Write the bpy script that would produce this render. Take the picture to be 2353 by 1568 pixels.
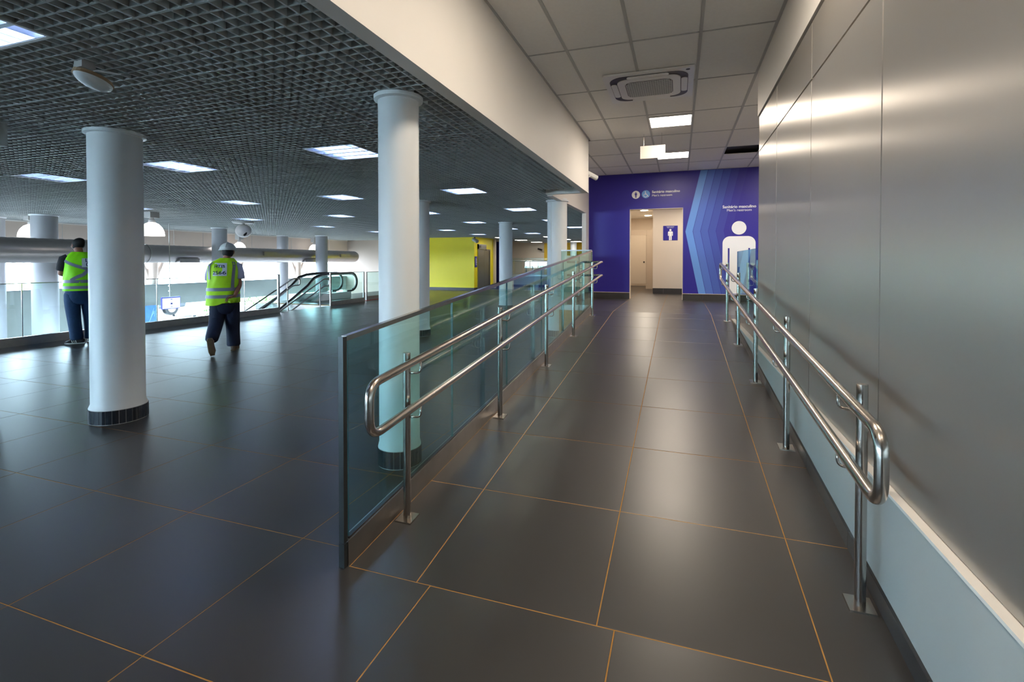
import bpy, bmesh, math, random
from mathutils import Vector, Matrix
random.seed(7)
for o in list(bpy.data.objects): bpy.data.objects.remove(o)
S = bpy.context.scene
COL = S.collection
PI = math.pi

# ------------------------------------------------------------------ camera
CAM_H = 1.45
F_PX, U0, V0, YAW, PITCH = 1126.45, 1173.2, 618.9, 0.3318, 0.0165
W_PX, H_PX = 2353.0, 1568.0
cam = bpy.data.cameras.new('camera')
cam.sensor_fit = 'HORIZONTAL'
cam.sensor_width = 36.0
cam.lens = 36.0 * F_PX / W_PX
cam.shift_x = (W_PX / 2 - U0) / W_PX
cam.shift_y = -(H_PX / 2 - V0) / W_PX
cam.clip_start = 0.05
cam.clip_end = 500
cam_o = bpy.data.objects.new('camera', cam)
COL.objects.link(cam_o)
cam_o.location = (0, 0, CAM_H)
cam_o.rotation_euler = (PI / 2 - PITCH, 0, YAW)
S.camera = cam_o

# ------------------------------------------------------------------ world, exposure
wd = bpy.data.worlds.new('world')
S.world = wd
wd.use_nodes = True
bg = wd.node_tree.nodes['Background']
bg.inputs[0].default_value = (0.66, 0.82, 1.0, 1)
bg.inputs[1].default_value = 21.0
S.view_settings.view_transform = 'Standard'
S.view_settings.look = 'None'
S.view_settings.gamma = 1.0
S.view_settings.exposure = 0.85
S.view_settings.use_curve_mapping = False
LED_STRENGTH = 28.0
TUBE_STRENGTH = 17.0

# ------------------------------------------------------------------ materials
def lin(r, g, b):
    f = lambda c: (c / 255 / 12.92) if c / 255 <= 0.04045 else ((c / 255 + 0.055) / 1.055) ** 2.4
    return (f(r), f(g), f(b), 1.0)

MATS = {}
def mat(name, col, rough=0.5, metal=0.0, var=0.0, vscale=8.0, bump=0.0, bscale=60.0, emit=None, estr=0.0,
        spec=0.5, aniso=None, coat=0.0, rvar=0.0, objvar=0.0, stretch=(1, 1, 1)):
    if name in MATS: return MATS[name]
    m = bpy.data.materials.new(name); MATS[name] = m
    m.use_nodes = True
    nt = m.node_tree; N = nt.nodes; L = nt.links
    b = N['Principled BSDF']
    if len(col) == 3: col = (*col, 1)
    b.inputs['Base Color'].default_value = col
    b.inputs['Roughness'].default_value = rough
    b.inputs['Metallic'].default_value = metal
    b.inputs['Specular IOR Level'].default_value = spec
    if coat: b.inputs['Coat Weight'].default_value = coat
    tc = N.new('ShaderNodeTexCoord')
    mp = N.new('ShaderNodeMapping'); mp.inputs['Scale'].default_value = stretch
    L.new(tc.outputs['Object'], mp.inputs['Vector'])
    colout = None
    if var:
        n = N.new('ShaderNodeTexNoise'); n.inputs['Scale'].default_value = vscale; n.inputs['Detail'].default_value = 2.5
        L.new(mp.outputs[0], n.inputs['Vector'])
        r = N.new('ShaderNodeMapRange')
        r.inputs[1].default_value = 0.15; r.inputs[2].default_value = 0.85
        r.inputs[3].default_value = 1 - var; r.inputs[4].default_value = 1 + var
        L.new(n.outputs['Fac'], r.inputs[0])
        x = N.new('ShaderNodeMix'); x.data_type = 'RGBA'; x.blend_type = 'MULTIPLY'; x.inputs[0].default_value = 1
        x.inputs[6].default_value = col
        L.new(r.outputs[0], x.inputs[7]); colout = x.outputs[2]
        if rvar:
            q = N.new('ShaderNodeMapRange'); q.inputs[1].default_value = 0.15; q.inputs[2].default_value = 0.85
            q.inputs[3].default_value = rough - rvar; q.inputs[4].default_value = rough + rvar
            L.new(n.outputs['Fac'], q.inputs[0]); L.new(q.outputs[0], b.inputs['Roughness'])
    if objvar:
        oi = N.new('ShaderNodeObjectInfo')
        r = N.new('ShaderNodeMapRange'); r.inputs[3].default_value = 1 - objvar; r.inputs[4].default_value = 1 + objvar
        L.new(oi.outputs['Random'], r.inputs[0])
        x = N.new('ShaderNodeMix'); x.data_type = 'RGBA'; x.blend_type = 'MULTIPLY'; x.inputs[0].default_value = 1
        if colout: L.new(colout, x.inputs[6])
        else: x.inputs[6].default_value = col
        L.new(r.outputs[0], x.inputs[7]); colout = x.outputs[2]
    if colout: L.new(colout, b.inputs['Base Color'])
    if bump:
        n = N.new('ShaderNodeTexNoise'); n.inputs['Scale'].default_value = bscale; n.inputs['Detail'].default_value = 3
        L.new(mp.outputs[0], n.inputs['Vector'])
        bp = N.new('ShaderNodeBump'); bp.inputs['Strength'].default_value = bump; bp.inputs['Distance'].default_value = 0.01
        L.new(n.outputs['Fac'], bp.inputs['Height']); L.new(bp.outputs[0], b.inputs['Normal'])
    if aniso:
        b.inputs['Anisotropic'].default_value = aniso[0]
        c = N.new('ShaderNodeCombineXYZ')
        for i in range(3): c.inputs[i].default_value = aniso[1][i]
        L.new(c.outputs[0], b.inputs['Tangent'])
    if emit:
        b.inputs['Emission Color'].default_value = (*emit[:3], 1)
        b.inputs['Emission Strength'].default_value = estr
    return m

def glass_mat(name, tint, refl=0.05, rough=0.0):
    if name in MATS: return MATS[name]
    m = bpy.data.materials.new(name); MATS[name] = m
    m.use_nodes = True
    nt = m.node_tree; N = nt.nodes; L = nt.links
    N.remove(N['Principled BSDF'])
    t = N.new('ShaderNodeBsdfTransparent'); t.inputs[0].default_value = (*tint, 1)
    g = N.new('ShaderNodeBsdfGlossy'); g.inputs['Roughness'].default_value = rough
    g.inputs[0].default_value = (0.9, 1, 0.98, 1)
    lw = N.new('ShaderNodeLayerWeight')
    p = N.new('ShaderNodeMath'); p.operation = 'POWER'; p.inputs[1].default_value = 4.0
    L.new(lw.outputs['Facing'], p.inputs[0])
    mr = N.new('ShaderNodeMapRange'); mr.inputs[3].default_value = refl; mr.inputs[4].default_value = 0.7
    L.new(p.outputs[0], mr.inputs[0])
    mx = N.new('ShaderNodeMixShader')
    L.new(mr.outputs[0], mx.inputs[0]); L.new(t.outputs[0], mx.inputs[1]); L.new(g.outputs[0], mx.inputs[2])
    L.new(mx.outputs[0], N['Material Output'].inputs[0])
    return m

M_TILE = mat('dark porcelain tile', (0.038, 0.036, 0.036), 0.34, 0, 0.05, 1.2, 0, rvar=0.02, objvar=0.05, spec=0.75)
M_GROUT = mat('ochre grout', lin(176, 128, 62), 0.85, 0, 0.2, 20)
M_SLAB = mat('concrete slab', lin(120, 118, 112), 0.8, 0, 0.1, 4)
M_BASE = mat('dark baseboard tile', (0.045, 0.044, 0.045), 0.35, 0, 0.1, 6, objvar=0.05)
M_WHITE = mat('white paint', lin(226, 222, 216), 0.55, 0, 0.02, 2)
M_PLINTH = mat('pale grey paint', lin(174, 176, 174), 0.5, 0, 0.03, 3)
M_CREAM = mat('cream paint', lin(222, 208, 190), 0.6, 0, 0.02, 2)
M_COLUMN = mat('column paint', lin(222, 226, 228), 0.38, 0, 0.02, 3)
M_COLUMN_DIM = mat('dimmed column paint', lin(160, 160, 164), 0.5, 0, 0.02, 3)  # same paint as the other columns, colour darkened against the strong void daylight
M_COLTILE = mat('slate base tile', (0.018, 0.024, 0.034), 0.22, 0, 0.15, 30, objvar=0.25)
M_COLGROUT = mat('pale grout', lin(190, 192, 192), 0.8)
M_CTILE = mat('mineral ceiling tile', lin(236, 234, 230), 0.9, 0, 0.03, 30, 0.12, 220)
M_TEE = mat('ceiling tee', lin(184, 184, 182), 0.6)
M_CELL = mat('grey cell grid', lin(172, 176, 175), 0.55, 0, 0.03, 5)
M_SOFF = mat('dark plenum', (0.055, 0.06, 0.06), 0.9, 0, 0.15, 2)
M_PANEL = mat('satin metal panel', (0.43, 0.405, 0.375), 0.31, 0.72, 0.03, 1.5, 0.0, aniso=(0.75, (0, 1, 0)), objvar=0.03)
M_BLACK = mat('black joint', (0.01, 0.01, 0.01), 0.7)
M_STEEL = mat('brushed steel', (0.50, 0.46, 0.42), 0.24, 1.0, 0.05, 40, 0.02, 160)
M_STEEL_D = mat('dull steel channel', (0.42, 0.40, 0.38), 0.36, 1.0, 0.10, 10)
M_EDGE = mat('green glass edge', (0.04, 0.12, 0.12), 0.2)
M_GLASS = glass_mat('teal glass', (0.74, 0.905, 0.895), 0.05)
M_GLASS2 = glass_mat('clear glass', (0.90, 0.965, 0.965), 0.035)
M_GLASS3 = glass_mat('green tinted glass', (0.82, 0.93, 0.91), 0.05)
M_BLUE = mat('indigo wall', lin(42, 32, 146), 0.42, 0, 0.03, 1.0)
M_BLUE2 = mat('navy wall', lin(4, 10, 96), 0.5)
M_YELLOW = mat('yellow wall', lin(250, 232, 0), 0.45)
M_YELLOW2 = mat('amber wall', lin(222, 178, 0), 0.5)
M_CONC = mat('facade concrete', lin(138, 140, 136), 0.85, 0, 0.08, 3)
M_BEIGE = mat('beige beam', lin(196, 178, 164), 0.7, 0, 0.02, 3)
M_DUCT = mat('galvanised duct', (0.38, 0.345, 0.335), 0.33, 0.85, 0.05, 6)
M_WPLAST = mat('white plastic', lin(232, 232, 232), 0.35)
M_GPLAST = mat('grey plastic', lin(170, 168, 165), 0.4)
M_BPLAST = mat('black plastic', (0.012, 0.012, 0.014), 0.35)
M_LED = mat('lit panel', (0.9, 0.9, 0.9), 0.5, emit=(1.0, 0.86, 0.70), estr=LED_STRENGTH)
M_TUBE = mat('lit tube', (0.9, 0.9, 0.9), 0.5, emit=(0.62, 0.75, 1.0), estr=TUBE_STRENGTH)
M_MIRROR = mat('mirror reflector', (0.78, 0.80, 0.84), 0.12, 1.0)
M_LOUV = mat('satin louvre', (0.62, 0.66, 0.74), 0.28, 1.0)
M_PRINTW = mat('white print', lin(240, 240, 242), 0.45)
M_ROAD = mat('road', lin(112, 112, 110), 0.85, 0, 0.06, 2)
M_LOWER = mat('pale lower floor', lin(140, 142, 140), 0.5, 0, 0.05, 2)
M_SKIN = mat('skin', lin(150, 98, 78), 0.5)
M_HAIR = mat('black hair', (0.006, 0.006, 0.006), 0.6, 0, 0.2, 60, 0.3, 120)
M_VEST = mat('lime safety vest', lin(190, 245, 22), 0.6, 0, 0.05, 20, 0.35, 14)
M_VEST2 = mat('neon safety vest', lin(150, 250, 0), 0.6, 0, 0.05, 20, 0.35, 14)
M_REFL = mat('grey reflective tape', lin(122, 130, 146), 0.35)
M_JEAN = mat('dark navy trousers', lin(10, 24, 52), 0.8, 0, 0.18, 9, 0.5, 22)
M_JEAN2 = mat('blue jeans', lin(22, 58, 96), 0.8, 0, 0.25, 8, 0.5, 22)
M_LILAC = mat('lilac shirt', lin(176, 176, 206), 0.75, 0, 0.05, 20, 0.3, 20)
M_BSHIRT = mat('black shirt', (0.012, 0.013, 0.018), 0.8, 0, 0.1, 20, 0.3, 20)
M_BOOT = mat('brown boot', lin(92, 74, 60), 0.7, 0, 0.15, 25)
M_SOLE = mat('worn sole', lin(104, 90, 66), 0.8, 0, 0.2, 30, 0.4, 90)
M_SNEAK = mat('black sneaker', (0.015, 0.017, 0.02), 0.6)
M_INK = mat('dark blue ink', lin(40, 46, 92), 0.6)
M_PATCH = mat('white badge', lin(226, 232, 240), 0.6)
M_HELMET = mat('white helmet', lin(222, 224, 222), 0.35)

# ------------------------------------------------------------------ mesh helpers
ORG = {}
class MB:
    def __init__(s): s.v = []; s.f = []; s.m = []
    def face(s, idx, mi=0): s.f.append(tuple(idx)); s.m.append(mi)
    def hexa(s, p, mi=0, skip=()):
        b = len(s.v); s.v += [tuple(q) for q in p]
        fs = [(0, 3, 2, 1), (4, 5, 6, 7), (0, 1, 5, 4), (1, 2, 6, 5), (2, 3, 7, 6), (3, 0, 4, 7)]
        for k, f in enumerate(fs):
            if k in skip: continue
            s.face([b + i for i in f], mi)
        return s
    def box(s, x0, x1, y0, y1, z0, z1, mi=0, skip=()):
        return s.hexa([(x0, y0, z0), (x1, y0, z0), (x1, y1, z0), (x0, y1, z0),
                       (x0, y0, z1), (x1, y0, z1), (x1, y1, z1), (x0, y1, z1)], mi, skip)
    def tube(s, pts, r, n=12, caps=True, mi=0, closed=False):
        pts = [Vector(p) for p in pts]; k = len(pts)
        rs = r if isinstance(r, (list, tuple)) else [r] * k
        tans = []
        for i in range(k):
            a = pts[(i - 1) % k] if (i > 0 or closed) else pts[i]
            c = pts[(i + 1) % k] if (i < k - 1 or closed) else pts[i]
            tans.append((c - a).normalized())
        t = tans[0]; u = t.cross(Vector((0, 0, 1)))
        if u.length < 1e-3: u = t.cross(Vector((1, 0, 0)))
        u.normalize(); rings = []
        for i in range(k):
            t = tans[i]; u = (u - t * u.dot(t)).normalized(); w = t.cross(u)
            b = len(s.v); rr = rs[i]; ra, rb = rr if isinstance(rr, (list, tuple)) else (rr, rr)
            for j in range(n):
                an = 2 * PI * j / n
                s.v.append(tuple(pts[i] + u * (ra * math.cos(an)) + w * (rb * math.sin(an))))
            rings.append(b)
        rng = range(k if closed else k - 1)
        for i in rng:
            a, b = rings[i], rings[(i + 1) % k]
            for j in range(n):
                j2 = (j + 1) % n
                s.face((a + j, a + j2, b + j2, b + j), mi)
        if caps and not closed:
            s.face([rings[0] + j for j in range(n)][::-1], mi); s.face([rings[-1] + j for j in range(n)], mi)
        return s
    def lathe(s, prof, c=(0, 0, 0), n=32, mi=0, a0=0.0, a1=2 * PI):
        full = abs(a1 - a0 - 2 * PI) < 1e-6; m = n if full else n + 1
        b = len(s.v)
        for r, z in prof:
            for j in range(m):
                an = a0 + (a1 - a0) * j / n
                s.v.append((c[0] + r * math.cos(an), c[1] + r * math.sin(an), c[2] + z))
        for i in range(len(prof) - 1):
            for j in range(n):
                j2 = (j + 1) % m
                s.face((b + i * m + j, b + i * m + j2, b + (i + 1) * m + j2, b + (i + 1) * m + j), mi)
        return s
    def rings(s, rings, closed_caps=True, mi=0):
        n = len(rings[0]); b = len(s.v)
        for r in rings: s.v += [tuple(p) for p in r]
        for i in range(len(rings) - 1):
            for j in range(n):
                j2 = (j + 1) % n
                s.face((b + i * n + j, b + i * n + j2, b + (i + 1) * n + j2, b + (i + 1) * n + j), mi)
        if closed_caps:
            s.face([b + j for j in range(n)][::-1], mi); s.face([b + (len(rings) - 1) * n + j for j in range(n)], mi)
        return s
    def prism(s, poly, fn, d0, d1, mi=0):
        """poly: 2D points, fn(u, v, d) -> 3D point; extruded from d0 to d1"""
        b = len(s.v); n = len(poly)
        for d in (d0, d1): s.v += [tuple(fn(u, v, d)) for u, v in poly]
        s.face(range(b, b + n), mi); s.face(list(range(b + n, b + 2 * n))[::-1], mi)
        for j in range(n):
            j2 = (j + 1) % n
            s.face((b + j, b + n + j, b + n + j2, b + j2), mi)
        return s
    def build(s, name, mats, parent=None, origin=None, smooth=False, fix=True):
        if not isinstance(mats, (list, tuple)): mats = [mats]
        o0 = Vector(ORG[parent.name]) if parent is not None else Vector(origin or (0, 0, 0))
        me = bpy.data.meshes.new(name)
        me.from_pydata([tuple(Vector(v) - o0) for v in s.v], [], s.f)
        for m in mats: me.materials.append(m)
        for p, mi in zip(me.polygons, s.m): p.material_index = mi
        if fix:
            bm = bmesh.new(); bm.from_mesh(me); bmesh.ops.recalc_face_normals(bm, faces=bm.faces); bm.to_mesh(me); bm.free()
        if smooth: shade(me, smooth)
        o = bpy.data.objects.new(name, me); COL.objects.link(o)
        ORG[o.name] = o0
        if parent is not None: o.parent = parent
        else: o.location = o0
        return o

def shade(me, ang=True):
    me.polygons.foreach_set('use_smooth', [True] * len(me.polygons))
    if ang is not True:
        try: me.set_sharp_from_angle(angle=math.radians(ang))
        except Exception: pass

def tag(o, label=None, cat=None, group=None, kind=None):
    if label: o['label'] = label
    if cat: o['category'] = cat
    if group: o['group'] = group
    if kind: o['kind'] = kind
    return o
def thing(name, label, cat, loc, group=None, kind=None):
    o = bpy.data.objects.new(name, None); COL.objects.link(o)
    o.location = loc; o.empty_display_size = 0.1; ORG[o.name] = Vector(loc)
    return tag(o, label, cat, group, kind)
def struct(o, label, cat): return tag(o, label, cat, None, 'structure')
def copy_tree(src, loc=None, parent=None):
    c = src.copy(); COL.objects.link(c); c.parent = parent
    if loc is not None: c.location = loc
    ORG[c.name] = Vector(loc) if loc is not None else (ORG[parent.name] if parent else Vector())
    for ch in src.children: copy_tree(ch, None, c)
    return c
def inst(name, me, parent, wloc):
    o = bpy.data.objects.new(name, me); COL.objects.link(o)
    o.parent = parent; o.location = Vector(wloc) - ORG[parent.name]; ORG[o.name] = Vector(wloc)
    return o
def text_mb(body, width, x, z, fn, bold=0.0, align='CENTER', depth=0.0008):
    """lettering laid into a surface: fn(u, v, d) -> 3D"""
    cu = bpy.data.curves.new('lettering', 'FONT'); cu.body = body; cu.size = 1; cu.offset = bold
    cu.align_x = align; cu.resolution_u = 3
    ob = bpy.data.objects.new('lettering', cu)
    me = bpy.data.meshes.new_from_object(ob)
    xs = [v.co.x for v in me.vertices]; k = width / (max(xs) - min(xs))
    mb = MB(); mb.v = [fn(x + v.co.x * k, z + v.co.y * k, depth) for v in me.vertices]
    for p in me.polygons: mb.face(list(p.vertices))
    bpy.data.objects.remove(ob); bpy.data.curves.remove(cu); bpy.data.meshes.remove(me)
    return mb

# ------------------------------------------------------------------ key measures
T = 0.8104                     # floor tile pitch
GX, GY = -2.6655, 2.0498       # floor tile lattice
RY0, RS = 1.931, 0.0794        # ramp foot, ramp slope
RY1 = 8.86                     # ramp head
LZ = RS * (RY1 - RY0)          # landing height
RX = -1.1147                   # ramp tile lattice
XG = -1.495                    # ramp glass
XW = 0.785                     # plinth face at the right wall
YB = 11.97                     # indigo wall
ZH = 2.62                      # hall cell grid
ZC = 3.52                      # ramp ceiling
XV = -10.72                    # edge of the floor at the void
rz = lambda y: RS * (min(max(y, RY0), RY1) - RY0)

# ------------------------------------------------------------------ floor
def tile_mesh(name, w, l, shear=0.0):
    g = 0.0025; b = 0.0015; h = 0.012; mb = MB()
    P = lambda x, y, z: (x, y, z + shear * y)
    lo = [(g, g), (w - g, g), (w - g, l - g), (g, l - g)]
    hi = [(g + b, g + b), (w - g - b, g + b), (w - g - b, l - g - b), (g + b, l - g - b)]
    mb.v = [P(x, y, -h) for x, y in lo] + [P(x, y, -b * 0.5) for x, y in lo] + [P(x, y, 0) for x, y in hi]
    for j in range(4):
        k = (j + 1) % 4
        mb.face((j, k, 4 + k, 4 + j)); mb.face((4 + j, 4 + k, 8 + k, 8 + j))
    mb.face((8, 9, 10, 11))
    me = bpy.data.meshes.new(name); me.from_pydata(mb.v, [], mb.f); me.materials.append(M_TILE); me.update()
    return me
TM = {}
def tmesh(w, l, sh=0.0):
    k = (round(w, 3), round(l, 3), sh)
    if k not in TM: TM[k] = tile_mesh('floor_tile', w, l, sh)
    return TM[k]

GR = 0.0012     # joint depth
fl = MB()
fl.box(XV, 0.90, -12, RY0, -0.012, -GR)
fl.box(XV, -1.5, RY0, 13.1, -0.012, -GR)
fl.box(-13.8, -1.5, 13.1, 26.2, -0.012, -GR)
floor = struct(fl.build('floor', M_GROUT), 'dark grey tiled hall floor with thin ochre joints', 'floor')
m = MB(); m.box(XV, .9, -12, 13.1, -.45, -.013); m.box(-13.8, -1.5, 13.1, 26.2, -.45, -.013); m.build('slab', M_SLAB, floor)
m = MB(); m.box(XV - .012, XV, -12, 13.1, -.2, .0); m.box(-13.8, XV, 13.088, 13.1, -.2, 0); m.build('edge_trim', M_STEEL_D, floor)
tiles = []
for i in range(-14, 5):
    for j in range(-17, 32):
        x0, x1 = GX + T * i, GX + T * (i + 1); y0, y1 = GY + T * j, GY + T * (j + 1)
        if y0 >= 26.2: continue
        y1 = min(y1, 26.2)
        if x1 <= XV and y1 <= 13.1: continue
        if y0 < 13.1: x0 = max(x0, XV)
        if x1 - x0 < 0.03: continue
        if x0 >= 0.78: continue
        x1 = min(x1, 0.785); x0 = max(x0, -13.8)
        if y0 >= RY0:
            if x0 >= -1.5: continue
            x1 = min(x1, -1.5)
        elif y1 > RY0:
            if x0 > -1.5: y1 = RY0
            elif x1 > -1.5:
                ltile = (x0, x1, y0, y1); continue
        tiles.append((x0, x1, y0, y1))
lt = MB(); g = 0.0025; a_, b_, c_, d_ = ltile
P2 = [(a_ + g, c_ + g), (b_ - g, c_ + g), (b_ - g, RY0 - g), (-1.53, RY0 - g), (-1.53, d_ - g), (a_ + g, d_ - g)]
lt.prism(P2, lambda u, v, d: (u, v, d), -.01, 0)
lt.build('tile', M_TILE, floor)
def vis(t):
    cx, cy = (t[0] + t[1]) / 2, (t[2] + t[3]) / 2
    fx, fy = -math.sin(YAW), math.cos(YAW)
    d = cx * fx + cy * fy; r = cx * fy - cy * fx
    if d < 0.9: return 1e9
    if abs(r / d) > 1.15: return 1e8
    return d
tiles.sort(key=vis)
for t in tiles[:298]:
    inst('tile', tmesh(t[1] - t[0], t[3] - t[2]), floor, (t[0], t[2], 0))
rest = MB()
for t in tiles[298:]:
    g = 0.0025
    rest.box(t[0] + g, t[1] - g, t[2] + g, t[3] - g, -0.01, 0, skip=(0,))
tag(rest.build('tile_field', M_TILE, floor), kind='stuff')

# ------------------------------------------------------------------ ramp and landing
rp = MB()
rp.hexa([(-1.5, RY0, -0.1), (0.9, RY0, -0.1), (0.9, RY1, -0.1), (-1.5, RY1, -0.1),
         (-1.5, RY0, -GR), (0.9, RY0, -GR), (0.9, RY1, LZ - GR), (-1.5, RY1, LZ - GR)])
ramp = struct(rp.build('ramp', M_GROUT), 'dark tiled ramp rising between two steel handrails', 'ramp')
for j in range(9):
    y0 = RY0 + T * j; y1 = min(RY0 + T * (j + 1), RY1)
    if y1 - y0 < 0.02: continue
    for a, b in ((-1.475, RX), (RX, RX + T), (RX + T, RX + 2 * T), (RX + 2 * T, XW)):
        inst('tile', tmesh(b - a, y1 - y0, RS), ramp, (a, y0, rz(y0)))
inst('tile', tmesh(.9 - XW, RY1 - 8.45, RS), ramp, (XW, 8.45, rz(8.45)))
ld = MB()
ld.box(-2.1, 4.2, RY1, 18.6, -0.1, LZ - GR)
ld.box(0.9, 4.2, 6.0, RY1, -0.1, LZ - GR)
landing = struct(ld.build('landing', M_GROUT), 'dark tiled landing in front of the indigo wall', 'floor')
xs = [-2.1, -1.9, RX, RX + T, RX + 2 * T, RX + 3 * T, RX + 4 * T, RX + 5 * T, 4.2]
ys = [RY1, 9.67, 10.48, 11.29, 12.10, 12.91, 13.72, 14.53, 15.34, 16.15, 16.96, 17.77, 18.58]
for a, b in zip(xs, xs[1:]):
    for c, d in zip(ys, ys[1:]): inst('tile', tmesh(b - a, d - c), landing, (a, c, LZ))
for a, b in zip([0.9] + xs[5:-1], xs[5:]):
    for c, d in ((6.0, 6.43), (6.43, 7.24), (7.24, 8.05), (8.05, RY1)): inst('tile', tmesh(b - a, d - c), landing, (a, c, LZ))

# ------------------------------------------------------------------ right wall of metal panels
ZP = 0.525                       # plinth top
wr = MB(); wr.box(0.84, 1.02, -12, 5.95, ZP, ZC + 0.1)
wall_right = struct(wr.build('wall_right', M_BLACK), 'tall wall clad in satin metal panels beside the ramp', 'wall')
js = [-4.69, -3.49, -2.29, -1.09, 0.11, 1.31, 2.51, 3.71, 4.93, 5.95]
for a, b in zip(js, js[1:]):
    for z0, z1 in ((ZP + 0.012, 2.64), (2.648, 3.02)):
        m = MB(); g = 0.004; t = 0.003
        m.hexa([(0.845, a + g, z0), (0.845, b - g, z0), (0.845, b - g, z1), (0.845, a + g, z1),
                (0.815, a + g + t, z0 + t), (0.815, b - g - t, z0 + t), (0.815, b - g - t, z1 - t), (0.815, a + g + t, z1 - t)])
        m.build('metal_panel', M_PANEL, wall_right)
m = MB(); m.box(0.815, 1.02, 5.951, 5.965, ZP, 3.02); m.build('end_panel', M_PANEL, wall_right)
m = MB(); m.box(0.80, 1.02, -12, 5.97, 3.03, ZC + 0.1); m.build('upper_band', M_WHITE, wall_right)
pl = MB()
pl.box(XW, 0.96, -12, RY0, 0.0, ZP)
pl.hexa([(XW, RY0, -0.05), (0.96, RY0, -0.05), (0.96, 8.45, -0.05), (XW, 8.45, -0.05),
         (XW, RY0, ZP), (0.96, RY0, ZP), (0.96, 8.45, ZP), (XW, 8.45, ZP)])
plinth = struct(pl.build('trim_1', M_PLINTH), 'pale grey plinth wedge under the metal panels along the ramp', 'plinth')
m = MB(); m.box(XW - 0.004, 0.96, -6, 8.45, ZP, ZP + 0.012); m.build('plinth_cap', M_WHITE, plinth)
bb = struct(thing('baseboard_right', 'dark tile baseboard running up the ramp under the pale plinth', 'baseboard', (0.775, RY0, 0)),
            'dark tile baseboard running up the ramp under the pale plinth', 'baseboard')
BH = 0.085
ylist = [RY0 + T * k for k in range(0, 9)]
for y0 in [RY0 - T * k for k in range(1, 9)]:
    m = MB(); m.box(0.772, XW, y0 + .001, y0 + T - .001, 0, BH); m.build('baseboard_tile', M_BASE, bb)
for y0 in ylist:
    y1 = min(y0 + T, 8.0)
    if y1 <= y0: continue
    h0, h1 = min(rz(y0) + BH, ZP - 0.002), min(rz(y1) + BH, ZP - 0.002)
    a, b = y0 + .001, y1 - .001
    m = MB(); m.hexa([(0.772, a, rz(a)), (XW, a, rz(a)), (XW, b, rz(b)), (0.772, b, rz(b)),
                      (0.772, a, h0), (XW, a, h0), (XW, b, h1), (0.772, b, h1)])
    m.build('baseboard_tile', M_BASE, bb)

# ------------------------------------------------------------------ bulkhead, wall beyond it
bk = MB()
bk.box(-1.58, -1.475, -12, 8.36, 2.61, ZC + 0.1)
bk.box(-2.2, -1.58, 8.26, 8.36, 2.61, ZC + 0.1)
bulk = struct(bk.build('wall_left', M_WHITE), 'white bulkhead dropping from the tiled ceiling above the glass balustrade', 'wall')
wl = MB()
wl.box(-2.2, -2.1, 8.36, 9.44, 2.59, ZC + 0.1)
wl.box(-2.2, -2.1, 9.44, YB, 2.59, ZC + 0.1)
wl.box(-2.2, -2.1, 9.44, YB, -0.1, 1.56)
wl.box(-2.2, -2.1, 11.6, YB, 1.56, 2.59)
wl.box(-2.2, -2.1, YB, 31.0, -0.1, ZC + 0.1)
wl.box(-2.2, -2.1, 9.38, 9.44, -0.1, 2.59)
struct(wl.build('wall_side', M_WHITE), 'white side wall with a wide opening beside the landing', 'wall')
b2 = struct(thing('baseboard_side', 'dark tile baseboard along the white side wall of the landing', 'baseboard', (-2.09, 10, LZ)), 'dark tile baseboard along the white side wall of the landing', 'baseboard')
for k in range(3):
    m = MB(); m.box(-2.1, -2.088, 9.45 + k * .81, min(9.45 + k * .81 + .806, YB - .015), LZ, LZ + .15); m.build('baseboard_tile', M_BASE, b2)

# ------------------------------------------------------------------ indigo wall with the restroom doorway
DX0, DX1, DZ = -1.125, 0.072, 2.68
bw = MB()
bw.box(-2.1, DX0, YB, YB + 0.18, LZ - 0.05, ZC + 0.1)
bw.box(DX1, 4.2, YB, YB + 0.18, LZ - 0.05, ZC + 0.1)
bw.box(DX0, DX1, YB, YB + 0.18, DZ, ZC + 0.1)
wall_back = struct(bw.build('wall_back', M_BLUE), 'indigo wall with a restroom doorway at the head of the ramp', 'wall')
PW = lambda u, v, d: (u, YB - 0.0015 - d, v)
# chevron bands
bands = [lin(104, 152, 226), lin(84, 116, 200), lin(74, 98, 184), lin(66, 84, 172), lin(60, 66, 160), lin(50, 44, 150)]
for k, c in enumerate(bands):
    o = 0.163 * k; w = 0.155
    mb = MB()
    mb.prism([(0.444 + o, 3.515), (0.125 + o, 2.13), (0.414 + o, 0.70), (0.414 + o + w, 0.70), (0.125 + o + w, 2.13), (0.444 + o + w, 3.515)], PW, 0, 0.001)
    mb.build('chevron_band', mat('chevron blue %d' % k, c, 0.4), wall_back)
def arc(cx, cz, r, a0, a1, n=10): return [(cx + r * math.cos(math.radians(a0 + (a1 - a0) * i / n)), cz + r * math.sin(math.radians(a0 + (a1 - a0) * i / n))) for i in range(n + 1)]
def man_icon(fn, cx, top, k, parent, mtl, name='man_pictogram', d0=0.0012, d1=0.002):
    """standing figure pictogram, k = overall scale (1 = wall size)"""
    mb = MB(); g = lambda u, v: (cx + u * k, top + v * k)
    mb.prism([g(*p) for p in arc(0, -0.15, 0.150, 0, 350, 35)], fn, d0, d1)
    A = arc(0.18, -0.49, 0.155, 90, 0, 8)                      # right shoulder
    pts = A + [(0.335, -0.90)] + arc(0.28, -0.93, 0.055, 0, -180, 8) + [(0.225, -0.60), (0.19, -0.60), (0.19, -1.62), (0.02, -1.62), (0.02, -1.02), (-0.02, -1.02),
          (-0.02, -1.62), (-0.19, -1.62), (-0.19, -0.60), (-0.225, -0.60)] + arc(-0.28, -0.93, 0.055, 0, -180, 8) + [(-0.335, -0.49)] + arc(-0.18, -0.49, 0.155, 180, 90, 8)
    mb.prism([g(*p) for p in pts], fn, d0, d1)
    return mb.build(name, mtl, parent)
man_icon(PW, 1.247, 2.34, 1.0, wall_back, M_PRINTW)
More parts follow.
